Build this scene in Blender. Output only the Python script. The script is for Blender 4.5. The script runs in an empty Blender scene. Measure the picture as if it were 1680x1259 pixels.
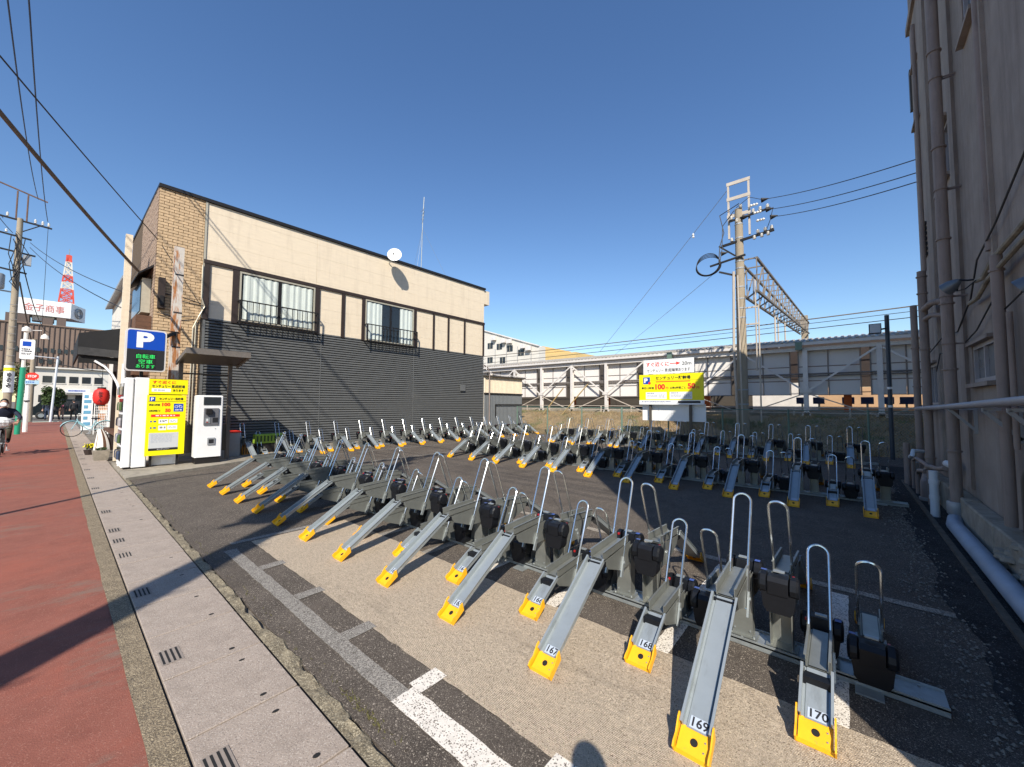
import bpy, math, random
from mathutils import Vector, Matrix, noise
R = math.radians
random.seed(7)
SC = bpy.context.scene
COL = SC.collection

# ------------------------------------------------------------------ camera
HEAD, PITCH, ROLL = R(49.4), math.atan(33/640), 0.006
w_ = Vector((math.sin(HEAD)*math.cos(PITCH), math.cos(HEAD)*math.cos(PITCH), math.sin(PITCH)))
r0 = Vector((math.cos(HEAD), -math.sin(HEAD), 0)); u0 = r0.cross(w_)
r_ = r0*math.cos(ROLL) + u0*math.sin(ROLL); u_ = u0*math.cos(ROLL) - r0*math.sin(ROLL)
cam = bpy.data.cameras.new('camera'); camo = bpy.data.objects.new('camera', cam); COL.objects.link(camo)
cam.sensor_width = 36; cam.lens = 640/1680*36; cam.clip_start = 0.05; cam.clip_end = 3000
M = Matrix((r_, u_, -w_)).transposed().to_4x4(); M.translation = Vector((0, 0, 1.6))
camo.matrix_world = M
SC.camera = camo
# ------------------------------------------------------------------ light
SUN_EL = R(40); SUN_AZ = R(50)           # light travels towards (sin50, cos50)
world = bpy.data.worlds.new('World'); SC.world = world; world.use_nodes = True
nt = world.node_tree; nt.nodes.clear()
sky = nt.nodes.new('ShaderNodeTexSky'); sky.sky_type = 'NISHITA'; sky.sun_disc = False
sky.sun_elevation = SUN_EL; sky.sun_rotation = SUN_AZ + math.pi
sky.altitude = 0; sky.air_density = 1.15; sky.dust_density = 0.1; sky.ozone_density = 3.2
bg = nt.nodes.new('ShaderNodeBackground'); bg.inputs[1].default_value = 0.106
wo = nt.nodes.new('ShaderNodeOutputWorld')
hsv = nt.nodes.new('ShaderNodeHueSaturation'); hsv.inputs['Saturation'].default_value = 1.15; hsv.inputs['Hue'].default_value = .506; hsv.inputs['Value'].default_value = 1.12
nt.links.new(sky.outputs[0], hsv.inputs['Color']); nt.links.new(hsv.outputs[0], bg.inputs[0]); nt.links.new(bg.outputs[0], wo.inputs[0])
sl = bpy.data.lights.new('sun', 'SUN'); sl.energy = 4.9; sl.angle = R(0.5); sl.color = (1, .935, .83)
so = bpy.data.objects.new('sun', sl); COL.objects.link(so)
sd = Vector((math.sin(SUN_AZ)*math.cos(SUN_EL), math.cos(SUN_AZ)*math.cos(SUN_EL), -math.sin(SUN_EL)))
so.rotation_euler = sd.to_track_quat('-Z', 'Y').to_euler(); so.location = (-20, -16, 25)
SC.view_settings.view_transform = 'Standard'; SC.view_settings.look = 'None'
SC.view_settings.exposure = 0.42; SC.view_settings.gamma = 1; SC.view_settings.use_curve_mapping = False

# ------------------------------------------------------------------ helpers
def mat(name, col, rough=.8, metal=0., var=.15, scale=8., bump=0., bscale=None, col2=None, spot=None, emit=None, detail=6, stretch=None, alpha=None, spec=None):
    m = bpy.data.materials.new(name); m.use_nodes = True
    n = m.node_tree.nodes; l = m.node_tree.links
    b = n['Principled BSDF']; b.inputs['Roughness'].default_value = rough; b.inputs['Metallic'].default_value = metal
    if spec is not None: b.inputs['Specular IOR Level'].default_value = spec
    c = tuple(col) + (1,)
    if emit:
        b.inputs['Base Color'].default_value = c; b.inputs['Emission Color'].default_value = c
        b.inputs['Emission Strength'].default_value = emit; return m
    tc = n.new('ShaderNodeTexCoord'); src = tc.outputs['Object']
    if stretch:
        mp = n.new('ShaderNodeMapping'); mp.inputs['Scale'].default_value = stretch
        l.new(src, mp.inputs[0]); src = mp.outputs[0]
    if var > 0 or bump > 0:
        nz = n.new('ShaderNodeTexNoise'); nz.inputs['Scale'].default_value = scale; nz.inputs['Detail'].default_value = detail
        nz.inputs['Roughness'].default_value = .65
        l.new(src, nz.inputs['Vector'])
        rp = n.new('ShaderNodeValToRGB'); rp.color_ramp.elements[0].position = .3; rp.color_ramp.elements[1].position = .7
        c2 = col2 or tuple(v*(1-var) for v in col)
        rp.color_ramp.elements[0].color = tuple(c2)+(1,)
        rp.color_ramp.elements[1].color = tuple(min(1, v*(1+var*.6)) for v in col)+(1,)
        l.new(nz.outputs[0], rp.inputs[0]); out = rp.outputs[0]
        if spot:   # (scale, threshold, colour) small aggregate spots
            for (ss, th, sc) in spot:
                v = n.new('ShaderNodeTexVoronoi'); v.inputs['Scale'].default_value = ss; l.new(tc.outputs['Object'], v.inputs['Vector'])
                sp = n.new('ShaderNodeSeparateColor'); l.new(v.outputs['Color'], sp.inputs[0])
                mt = n.new('ShaderNodeMath'); mt.operation = 'GREATER_THAN'; mt.inputs[1].default_value = th; l.new(sp.outputs[0], mt.inputs[0])
                mx = n.new('ShaderNodeMix'); mx.data_type = 'RGBA'; l.new(mt.outputs[0], mx.inputs['Factor'])
                l.new(out, mx.inputs['A']); mx.inputs['B'].default_value = tuple(sc)+(1,); out = mx.outputs['Result']
        l.new(out, b.inputs['Base Color'])
        if bump > 0:
            bz = nz
            if bscale:
                bz = n.new('ShaderNodeTexNoise'); bz.inputs['Scale'].default_value = bscale; bz.inputs['Detail'].default_value = 5
                l.new(src, bz.inputs['Vector'])
            bp = n.new('ShaderNodeBump'); bp.inputs['Strength'].default_value = bump; bp.inputs['Distance'].default_value = .01
            l.new(bz.outputs[0], bp.inputs['Height']); l.new(bp.outputs[0], b.inputs['Normal'])
    else:
        b.inputs['Base Color'].default_value = c
    return m

def layered(m, col, scale, lo, hi, stretch=None, detail=7):
    """mix a second colour over a material in noise-shaped patches (stains, wear)"""
    n = m.node_tree.nodes; l = m.node_tree.links; b = n['Principled BSDF']
    src = b.inputs['Base Color'].links[0].from_socket
    tc = n.new('ShaderNodeTexCoord'); v = tc.outputs['Object']
    if stretch:
        mp = n.new('ShaderNodeMapping'); mp.inputs['Scale'].default_value = stretch; l.new(v, mp.inputs[0]); v = mp.outputs[0]
    nz = n.new('ShaderNodeTexNoise'); nz.inputs['Scale'].default_value = scale; nz.inputs['Detail'].default_value = detail; nz.inputs['Roughness'].default_value = .7
    l.new(v, nz.inputs['Vector'])
    rp = n.new('ShaderNodeValToRGB'); rp.color_ramp.elements[0].position = lo; rp.color_ramp.elements[1].position = hi
    rp.color_ramp.elements[0].color = (0, 0, 0, 1); rp.color_ramp.elements[1].color = (1, 1, 1, 1)
    l.new(nz.outputs[0], rp.inputs[0])
    mx = n.new('ShaderNodeMix'); mx.data_type = 'RGBA'; l.new(rp.outputs[0], mx.inputs['Factor'])
    l.new(src, mx.inputs['A']); mx.inputs['B'].default_value = tuple(col)+(1,)
    l.new(mx.outputs['Result'], b.inputs['Base Color'])
    return m

def tag(o, label=None, cat=None, group=None, kind=None):
    if label: o['label'] = label
    if cat: o['category'] = cat
    if group: o['group'] = group
    if kind: o['kind'] = kind
    return o

def thing(name, label, cat, loc, rz=0, group=None):
    o = bpy.data.objects.new(name, None); COL.objects.link(o)
    o.location = loc; o.rotation_euler = (0, 0, rz); o.empty_display_size = .1
    return tag(o, label, cat, group)

def origin(o):
    v = Vector((0, 0, 0))
    while o is not None:
        v = v + o.location; o = o.parent
    return v

class MB:
    """collects shapes; build() links them as one mesh object"""
    def __init__(s): s.v = []; s.f = []
    def add(s, vs, fs):
        k = len(s.v); s.v += [tuple(p) for p in vs]; s.f += [tuple(i+k for i in f) for f in fs]; return s
    def box(s, x0, x1, y0, y1, z0, z1):
        return s.add([(x0,y0,z0),(x1,y0,z0),(x1,y1,z0),(x0,y1,z0),(x0,y0,z1),(x1,y0,z1),(x1,y1,z1),(x0,y1,z1)],
                     [(0,3,2,1),(4,5,6,7),(0,1,5,4),(1,2,6,5),(2,3,7,6),(3,0,4,7)])
    def cbox(s, x0, x1, y0, y1, z0, z1, c=.01):
        """box with chamfered top and side edges"""
        vs = []
        for z, i in ((z0, 0), (z1-c, 0), (z1, c)):
            a, b, d, e = x0+i, x1-i, y0+i, y1-i
            vs += [(a+c,d,z),(b-c,d,z),(b,d+c,z),(b,e-c,z),(b-c,e,z),(a+c,e,z),(a,e-c,z),(a,d+c,z)]
        fs = [tuple(range(7,-1,-1)), tuple(range(16,24))]
        for k in (0, 8):
            for i in range(8): j = (i+1) % 8; fs.append((k+i, k+j, k+8+j, k+8+i))
        return s.add(vs, fs)
    def quad(s, a, b, c, d): return s.add([a, b, c, d], [(0,1,2,3)])
    def beam(s, a, b, w, h, up=(0,0,1)):
        """rectangular bar from a to b"""
        a = Vector(a); b = Vector(b); d = (b-a).normalized(); u = Vector(up)
        if abs(d.dot(u)) > .98: u = Vector((1,0,0))
        r = d.cross(u).normalized()*w/2; u = r.cross(d).normalized()*h/2
        return s.add([a-r-u,a+r-u,a+r+u,a-r+u,b-r-u,b+r-u,b+r+u,b-r+u],
                     [(0,1,2,3),(7,6,5,4),(0,4,5,1),(1,5,6,2),(2,6,7,3),(3,7,4,0)])
    def tube(s, pts, r, n=8, r1=None, caps=True):
        pts = [Vector(p) for p in pts]; m = len(pts); k = len(s.v)
        t0 = (pts[1]-pts[0]).normalized()
        ref = Vector((0,0,1)) if abs(t0.z) < .9 else Vector((1,0,0))
        u = t0.cross(ref).normalized()
        for i, p in enumerate(pts):
            a = pts[max(i-1, 0)]; b = pts[min(i+1, m-1)]; t = (b-a).normalized()
            u = (u - t*u.dot(t)).normalized(); w = t.cross(u)
            rr = r if r1 is None else r + (r1-r)*i/(m-1)
            for j in range(n):
                an = 2*math.pi*j/n; s.v.append(tuple(p + u*math.cos(an)*rr + w*math.sin(an)*rr))
        for i in range(m-1):
            for j in range(n):
                q = (j+1) % n; s.f.append((k+i*n+j, k+i*n+q, k+(i+1)*n+q, k+(i+1)*n+j))
        if caps:
            s.f.append(tuple(k+j for j in range(n-1, -1, -1))); s.f.append(tuple(k+(m-1)*n+j for j in range(n)))
        return s
    def prism(s, poly, axis, a, b):
        """extrude a 2D polygon along axis (0 x,1 y,2 z) from a to b"""
        def P(p, t):
            return {0: (t, p[0], p[1]), 1: (p[0], t, p[1]), 2: (p[0], p[1], t)}[axis]
        n = len(poly); vs = [P(p, a) for p in poly] + [P(p, b) for p in poly]
        return s.add(vs, [tuple(range(n-1, -1, -1)), tuple(range(n, 2*n))] + [(i, (i+1) % n, (i+1) % n+n, i+n) for i in range(n)])
    def lathe(s, prof, c, n=12, axis=2):
        k = len(s.v); m = len(prof)
        for (r, t) in prof:
            for j in range(n):
                a = 2*math.pi*j/n; x, y = r*math.cos(a), r*math.sin(a)
                p = {2: (x, y, t), 1: (x, t, y), 0: (t, x, y)}[axis]
                s.v.append((c[0]+p[0], c[1]+p[1], c[2]+p[2]))
        for i in range(m-1):
            for j in range(n):
                q = (j+1) % n; s.f.append((k+i*n+j, k+i*n+q, k+(i+1)*n+q, k+(i+1)*n+j))
        s.f.append(tuple(k+j for j in range(n-1, -1, -1))); s.f.append(tuple(k+(m-1)*n+j for j in range(n)))
        return s
    def mesh(s, name, m, off=(0,0,0), smooth=False):
        me = bpy.data.meshes.new(name)
        me.from_pydata([(x-off[0], y-off[1], z-off[2]) for x, y, z in s.v], [], s.f)
        if m: me.materials.append(m)
        me.update()
        if smooth:
            me.polygons.foreach_set('use_smooth', [True]*len(me.polygons))
            try: me.set_sharp_from_angle(angle=R(40))
            except Exception: pass
        return me
    def build(s, name, m, parent=None, smooth=False, world=True):
        """vertices given in world coordinates (world=True) or in the parent's own (world=False)"""
        if parent is not None:
            off = origin(parent) if world else Vector((0,0,0)); loc = (0,0,0)
        elif world:
            xs = [p[0] for p in s.v]; ys = [p[1] for p in s.v]; zs = [p[2] for p in s.v]
            off = Vector(((min(xs)+max(xs))/2, (min(ys)+max(ys))/2, min(zs))); loc = off
        o = bpy.data.objects.new(name, s.mesh(name, m, off, smooth)); COL.objects.link(o)
        o.location = loc; o.parent = parent
        return o

def inst(me, name, parent, loc=(0,0,0), rot=(0,0,0)):
    o = bpy.data.objects.new(name, me); COL.objects.link(o); o.parent = parent; o.location = loc; o.rotation_euler = rot; return o

def struct(name, mb, m, parent=None, smooth=False):
    o = mb.build(name, m, parent, smooth)
    if parent is None: o['kind'] = 'structure'
    return o

def copy_tree(o, parent=None):
    c = o.copy(); COL.objects.link(c); c.parent = parent
    for ch in list(o.children): copy_tree(ch, c)
    return c

_tcache = {}
def text(body, width, height, loc, face, m, parent, name='lettering', bold=0.0, rows=None, depth=.002):
    """flat lettering centred at loc; face '-Y' or '-X' gives the side it is read from"""
    key = (body, bold)
    if key not in _tcache:
        cu = bpy.data.curves.new('t', 'FONT'); cu.body = body; cu.align_x = 'CENTER'; cu.align_y = 'CENTER'
        cu.resolution_u = 3; cu.offset = bold; cu.extrude = .004; cu.space_line = .95
        ob = bpy.data.objects.new('t', cu); COL.objects.link(ob)
        dg = bpy.context.evaluated_depsgraph_get()
        me = bpy.data.meshes.new_from_object(ob.evaluated_get(dg))
        bpy.data.objects.remove(ob); bpy.data.curves.remove(cu)
        _tcache[key] = [tuple(v.co) for v in me.vertices], [tuple(p.vertices) for p in me.polygons]
        bpy.data.meshes.remove(me)
    vs, fs = _tcache[key]
    if not vs: return None
    x0 = min(v[0] for v in vs); x1 = max(v[0] for v in vs); y0 = min(v[1] for v in vs); y1 = max(v[1] for v in vs)
    sx = width/(x1-x0) if width else height/(y1-y0); sy = height/(y1-y0) if height else sx
    if not width: sx = sy
    mb = MB(); out = []
    for x, y, z in vs:
        a = (x-(x0+x1)/2)*sx; b = (y-(y0+y1)/2)*sy; c = z/.004*depth/2
        if face == '-Y': out.append((loc[0]+a, loc[1]-c, loc[2]+b))
        elif face == '-X': out.append((loc[0]-c, loc[1]-a, loc[2]+b))
        else: out.append((loc[0]+a, loc[1]+b, loc[2]+c))
    mb.add(out, fs)
    return mb.build(name, m, parent)

# ------------------------------------------------------------------ materials
def asphalt(name, base, light):
    m = mat(name, base, .92, 0, .3, 3.0, .5, 180, spot=[(300, .86, light), (170, .965, tuple(v*1.5 for v in light)), (240, .93, tuple(v*.4 for v in base))], spec=.25)
    layered(m, tuple(v*.78 for v in base), 1.1, .5, .8)
    layered(m, tuple(v*1.25 for v in base), 2.7, .55, .8)
    return m
M_LOT = asphalt('lot_asphalt', (.094, .077, .063), (.24, .205, .165))
M_GROUND = mat('ground_soil', (.16, .14, .115), .95, 0, .3, .4, .3, 30)
M_ROAD = mat('red_paving', (.25, .092, .066), .9, 0, .16, 5, .35, 160, spot=[(170, .93, (.30, .13, .095))], spec=.2)
layered(M_ROAD, (.20, .135, .105), 1.7, .55, .68, (.7, 1.6, 1), 15)
layered(M_ROAD, (.19, .06, .045), 3.5, .6, .75)
layered(M_ROAD, (.33, .10, .065), .8, .5, .75)
M_SLAB = mat('slab_concrete', (.345, .283, .235), .9, 0, .16, 9, .35, 130, spot=[(260, .9, (.46, .40, .34)), (220, .93, (.22, .18, .15))], spec=.2)
layered(M_SLAB, (.235, .19, .155), 3.1, .52, .74)
layered(M_SLAB, (.42, .37, .33), 1.1, .55, .8)
M_GUTTER = mat('gutter_aggregate', (.23, .18, .12), .95, 0, .4, 9, .8, 110, spot=[(210, .74, (.37, .30, .2)), (230, .85, (.11, .09, .07))], spec=.2)
M_MORTAR = mat('edge_mortar', (.21, .175, .12), .95, 0, .5, 20, 1.0, 70, spot=[(210, .8, (.36, .31, .22))], spec=.2)
M_PAD = mat('brushed_concrete', (.64, .52, .39), .9, 0, .25, 26, .5, 120, spot=[(330, .74, (.44, .34, .235)), (260, .86, (.76, .63, .46)), (190, .96, (.26, .2, .14))], stretch=(1.8, .5, 1), spec=.2)
layered(M_PAD, (.25, .20, .15), 1.3, .56, .8, (1.6, .4, 1))
# fine brush grooves that run along the street
n = M_PAD.node_tree.nodes; l = M_PAD.node_tree.links
wv = n.new('ShaderNodeTexWave'); wv.inputs['Scale'].default_value = 34; wv.inputs['Distortion'].default_value = 3; wv.inputs['Detail'].default_value = 3
tc = n.new('ShaderNodeTexCoord'); l.new(tc.outputs['Object'], wv.inputs[0])
bp = n.new('ShaderNodeBump'); bp.inputs['Strength'].default_value = .9; bp.inputs['Distance'].default_value = .008
l.new(wv.outputs['Fac'], bp.inputs['Height'])
old = n['Principled BSDF'].inputs['Normal'].links[0].from_node; l.new(old.outputs[0], bp.inputs['Normal']); l.new(bp.outputs[0], n['Principled BSDF'].inputs['Normal'])
M_PAINT = mat('road_paint', (.74, .68, .6), .85, 0, .15, 20, .4, 140, spot=[(170, .86, (.2, .17, .14))], spec=.2)
layered(M_PAINT, (.14, .12, .10), 22, .60, .66)
M_PAINTOLD = mat('worn_road_paint', (.27, .25, .22), .9, 0, .3, 16, .4, 140, spot=[(190, .55, (.13, .115, .1)), (160, .8, (.34, .31, .27))], spec=.2)
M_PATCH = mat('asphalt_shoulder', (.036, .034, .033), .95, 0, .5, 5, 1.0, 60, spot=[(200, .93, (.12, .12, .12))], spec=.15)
M_CONC = mat('old_concrete', (.32, .28, .22), .92, 0, .3, 6, .4, 60)
layered(M_CONC, (.14, .12, .09), 2.5, .5, .75)
M_GALV = mat('galvanized_steel', (.40, .43, .43), .42, .55, .12, 7, 0)
M_RAIL = mat('painted_channel_steel', (.36, .395, .405), .38, .45, .07, 9, 0)
M_POST = mat('grey_post_steel', (.30, .31, .285), .38, .6, .15, 9, 0)
M_CHROME = mat('hoop_steel', (.72, .74, .74), .22, .95, .08, 30, 0)
M_YEL = mat('yellow_plastic', (.90, .44, .012), .42, 0, .08, 20, 0)
layered(M_YEL, (.45, .26, .06), 14, .60, .68)
layered(M_RAIL, (.24, .255, .25), 5, .52, .8, (1, 3, 1))
layered(M_GALV, (.27, .285, .28), 7, .5, .7)
M_BLK = mat('black_plastic', (.007, .008, .011), .45, 0, .2, 20, 0, spec=.3)
M_DARK = mat('dark_void', (.01, .01, .01), .9, 0, 0)
M_PLATE = mat('plate_grey', (.42, .47, .54), .5, 0, 0)
M_INK = mat('ink_black', (.012, .012, .014), .6, 0, 0)
M_REDDOT = mat('red_lamp', (.4, .015, .015), .3, 0, 0)
M_BLUEST = mat('blue_sticker', (.05, .09, .3), .4, 0, 0)
M_WHITE = mat('white_paint', (.80, .79, .77), .5, 0, .06, 3, 0)
layered(M_WHITE, (.62, .6, .56), 3, .6, .85)
M_SIGNW = mat('sign_white', (.85, .85, .84), .5, 0, 0)
M_SIGNY = mat('sign_yellow', (.93, .80, .0), .45, 0, .03, 2, 0)
M_RED = mat('sign_red', (.8, .035, .02), .5, 0, 0)
M_BLUE = mat('sign_blue', (.0, .06, .42), .45, 0, 0)
M_GREYT = mat('fine_print_grey', (.45, .47, .5), .6, 0, 0)
M_LED = mat('led_green', (.02, .5, .09), .5, 0, 0, emit=.9)
M_CREAM = mat('cream_board', (.76, .64, .475), .85, 0, .07, 5, .25, 40, stretch=(.6, 1, 3))
layered(M_CREAM, (.58, .48, .355), 1.2, .5, .85, (3, 1, .4))
layered(M_CREAM, (.45, .37, .28), 1.0, .62, .8, (4, 1, .15))
M_SIDING = mat('charcoal_siding', (.150, .152, .148), .5, .2, .10, 4, 0)
layered(M_SIDING, (.215, .21, .195), 1.4, .55, .9, (.7, 1, 2))
M_BROWN = mat('dark_brown_wood', (.030, .018, .014), .65, 0, .3, 10, .2)
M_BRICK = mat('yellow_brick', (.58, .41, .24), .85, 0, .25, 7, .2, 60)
M_BRICK2 = mat('yellow_brick_shade_tone', (.36, .26, .19), .85, 0, .25, 7, .2, 60)  # same brick for the street face, with shade put into its colour
M_BRMORT = mat('brick_mortar', (.11, .075, .045), .95, 0, .2, 20, 0)
M_BLKMET = mat('black_metal', (.02, .018, .018), .5, .3, .2, 12, 0)
M_ALU = mat('beige_window_frame', (.52, .47, .36), .45, .3, .1, 8, 0)
M_CURT = mat('white_curtain', (.80, .77, .70), .9, 0, .05, 6, 0)
def glass(name, col, rough=.03):
    m = bpy.data.materials.new(name); m.use_nodes = True; n = m.node_tree.nodes; l = m.node_tree.links; n.clear()
    t = n.new('ShaderNodeBsdfTransparent'); g_ = n.new('ShaderNodeBsdfGlossy'); g_.inputs['Roughness'].default_value = rough
    t.inputs[0].default_value = tuple(col)+(1,);     x = n.new('ShaderNodeMixShader'); o = n.new('ShaderNodeOutputMaterial')
    x.inputs[0].default_value = .07; l.new(t.outputs[0], x.inputs[1]); l.new(g_.outputs[0], x.inputs[2]); l.new(x.outputs[0], o.inputs[0])
    return m
M_GLASS = glass('window_glass', (.9, .95, .95))
M_DKGLASS = mat('dark_glass', (.03, .035, .04), .08, 0, .2, 2, 0)
M_STUCCO = mat('grey_pink_stucco', (.33, .275, .235), .95, 0, .18, 2.2, .7, 70)
layered(M_STUCCO, (.17, .13, .11), 1.0, .48, .75, (2.4, 1, .25))
layered(M_STUCCO, (.40, .35, .31), 1.6, .6, .8, (2.0, 1, .3))
layered(M_STUCCO, (.12, .10, .085), 2.2, .62, .72, (5.0, 1, .18))
M_PIPE = mat('painted_drainpipe', (.28, .22, .19), .7, 0, .15, 3, .1)
layered(M_PIPE, (.15, .115, .095), 3.0, .5, .75, (4, 4, .4))
M_PIPEW = mat('pale_pipe', (.34, .32, .33), .5, 0, .12, 4, 0)
M_PIPEB = mat('blue_grey_pipe', (.30, .36, .44), .5, 0, .15, 3, 0)
M_PIPEN = mat('white_pvc', (.62, .66, .70), .4, 0, .08, 4, 0)
M_CPOLE = mat('concrete_pole', (.35, .29, .21), .9, 0, .2, 5, .3, 60, stretch=(1, 1, .3))
M_WIRE = mat('wire_black', (.02, .02, .024), .6, 0, 0)
M_WIREBL = mat('wire_blue_grey', (.035, .05, .10), .6, 0, 0)
M_CABLE = mat('bundled_cable', (.16, .13, .10), .8, 0, .3, 6, 0)
M_STEELW = mat('white_steelwork', (.72, .68, .64), .55, .1, .1, 3, 0)
M_STEELR = mat('weathered_white_steel', (.54, .47, .39), .6, .1, .15, 3, 0)
M_PANEL = mat('station_panel', (.74, .70, .66), .7, 0, .05, 1.0, 0)
M_PANELF = mat('panel_joint_steel', (.25, .225, .21), .6, .3, .1, 4, 0)
M_ROOFM = mat('canopy_sheet', (.50, .46, .40), .6, .2, .15, 2, 0)
M_ORANGE = mat('orange_paint', (.62, .15, .04), .6, 0, .1, 4, 0)
M_SEAT = mat('blue_seat', (.02, .06, .22), .5, 0, 0)
M_TAN = mat('platform_tan_wall', (.52, .33, .19), .8, 0, .15, 2, 0)
M_FENCEG = mat('green_post', (.16, .24, .19), .5, .2, .15, 8, 0)
M_MESHW = mat('fence_wire', (.09, .15, .13), .5, .4, 0)
M_EARTH = mat('bank_earth', (.30, .215, .125), .95, 0, .4, 3, .8, 25)
M_GRASS = mat('dry_grass', (.42, .30, .15), .95, 0, .5, 1.8, 0, col2=(.20, .135, .07))
layered(M_GRASS, (.11, .15, .045), .9, .52, .62)
M_LEAF = mat('leaf_green', (.05, .085, .02), .7, 0, .4, 4, 0)
M_LEAFY = mat('leaf_olive', (.12, .11, .03), .7, 0, .5, 3, 0)
M_BARK = mat('bark', (.09, .065, .045), .95, 0, .3, 9, .4)
M_RUST = mat('rusty_white_steel', (.60, .55, .48), .7, .1, .1, 9, 0)
layered(M_RUST, (.40, .16, .05), 3.0, .47, .56, (5, 5, .6))
M_BOOTH = mat('booth_brown_steel', (.10, .085, .07), .5, .3, .1, 6, 0)
M_AWN = mat('black_awning', (.012, .012, .013), .8, 0, .3, 5, 0)
M_WOOD = mat('bar_front_wood', (.13, .06, .03), .7, 0, .4, 6, .2, stretch=(1, 1, 4))
M_LANT = mat('red_lantern', (.62, .022, .015), .6, 0, .1, 8, 0)
M_GREENP = mat('green_pole', (.01, .27, .15), .5, 0, .05, 4, 0)
M_OFFICE = mat('brown_office', (.22, .155, .12), .85, 0, .15, .5, 0)
M_OFFICEP = mat('office_rib', (.13, .095, .08), .8, 0, .1, 1, 0)
M_WHITEB = mat('white_building', (.66, .62, .55), .8, 0, .08, .6, 0)
M_YELB = mat('yellow_building', (.66, .47, .20), .8, 0, .08, .6, 0)
M_SKIN = mat('skin', (.42, .24, .17), .6, 0, 0)
M_HAIR = mat('dark_hair', (.012, .01, .01), .6, 0, 0)
M_NAVY = mat('navy_cloth', (.012, .018, .04), .85, 0, .3, 12, 0)
M_OLIVE = mat('olive_cloth', (.055, .05, .03), .85, 0, .3, 12, 0)
M_GREYC = mat('charcoal_cloth', (.03, .03, .034), .85, 0, .3, 12, 0)
M_DENIM = mat('denim_cloth', (.04, .06, .11), .85, 0, .3, 12, 0)
M_CARD = mat('dark_car_paint', (.012, .02, .025), .25, .3, 0)
M_TYRE = mat('tyre_rubber', (.015, .015, .015), .8, 0, 0)
M_LBLUE = mat('pale_blue_paint', (.28, .50, .55), .4, .1, 0)
M_GRN = mat('bright_green_plastic', (.28, .42, .04), .5, 0, .1, 6, 0)
M_ORG = mat('orange_plastic', (.75, .30, .04), .5, 0, .1, 6, 0)
M_REDW = mat('tower_red', (.62, .07, .04), .6, 0, 0)
M_GTRANS = mat('transformer_grey', (.36, .37, .38), .5, .3, .1, 5, 0)
M_PORC = mat('porcelain', (.75, .72, .66), .3, 0, 0)

# ================================================================== SETTING
struct('ground', MB().box(-400, 600, -300, 900, -.5, -.02), M_GROUND)
struct('road', MB().box(-4.4, .345, -12, 46.5, -.3, 0), M_ROAD)
struct('crossroad', MB().box(-40, 40, 46.5, 58, -.3, -.004), asphalt('far_asphalt', (.16, .145, .13), (.2, .18, .16)))
g = MB()
ys = [-3 + .25*i for i in range(160)]
for i in range(len(ys)-1):                                          # gutter strip with a ragged road-side edge
    y = ys[i]; a = .345 + .012*noise.noise(Vector((y*2.1, 0, 0))); b = .345 + .012*noise.noise(Vector((ys[i+1]*2.1, 0, 0)))
    g.quad((a-.012, y, .006), (.452, y, .004), (.452, ys[i+1], .004), (b-.012, ys[i+1], .006))
struct('gutter', g, M_GUTTER)
# pavement of drain-cover slabs
pv = MB().box(.452, .965, -3, 44, -.3, -.035); pave = struct('pavement', pv, M_CONC)
sm = MB().cbox(.006, .497, .004, .594, -.03, .012, .003).mesh('slab', M_SLAB)
sn = 0; yy = -.6
while yy < 29:
    o = inst(sm, 'slab', pave, (.4585-origin(pave).x, yy-origin(pave).y, -origin(pave).z + random.uniform(-.003, .002)), (0, random.uniform(-.004, .004), 0)); yy += .6; sn += 1
mb = MB()
while yy < 43.5: mb.cbox(.464, .955, yy+.005, yy+.595, -.03, .012, .008); yy += .6
o = mb.build('slab_run', M_SLAB, pave); o['kind'] = 'stuff'
gm = MB().box(-.052, .052, -.095, .095, 0, .001).mesh('grate', mat('grate_surround', (.27, .225, .19), .9, 0, .2, 20))
gs = MB()
for k in range(4): gs.box(-.045+.025*k, -.035+.025*k, -.085, .085, .001, .0026)
gs = gs.mesh('grate_slots', M_DARK)
for y in (.95, 2.13, 3.26, 4.5, 5.71, 6.35, 6.9, 8.14, 10.44, 11.92, 13.4, 14.6, 16, 17.2, 18.6, 20, 21.5, 23):
    q = inst(gm, 'grate', pave, (.535-origin(pave).x, y-origin(pave).y, .0125-origin(pave).z)); inst(gs, 'slot', q)
hm = MB(); hm.lathe([(.017, 0), (.012, .0006)], (0, 0, 0), 9); hm = hm.mesh('lifting_hole', M_DARK)
for k in range(34):
    y = -.3+.6*k; 
    for q_ in (.18, .36):
        x = .82 + random.uniform(-.02, .02)
        if random.random() < .75: o = inst(hm, 'lifting_hole', pave, (x-origin(pave).x, y+q_-origin(pave).y, .0123-origin(pave).z)); o.scale = (1, random.uniform(.6, 1.1), 1)
# parking lot
struct('parking_lot', MB().add([(1.05,-3,0),(17.2,-3,0),(17.2,14.3,0),(1.05,14.3,0),(1.05,-3,-.3),(17.2,-3,-.3),(17.2,14.3,-.3),(1.05,14.3,-.3)],
       [(0,1,2,3),(7,6,5,4),(0,4,5,1),(1,5,6,2),(2,6,7,3),(3,7,4,0)]), M_LOT)
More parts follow.
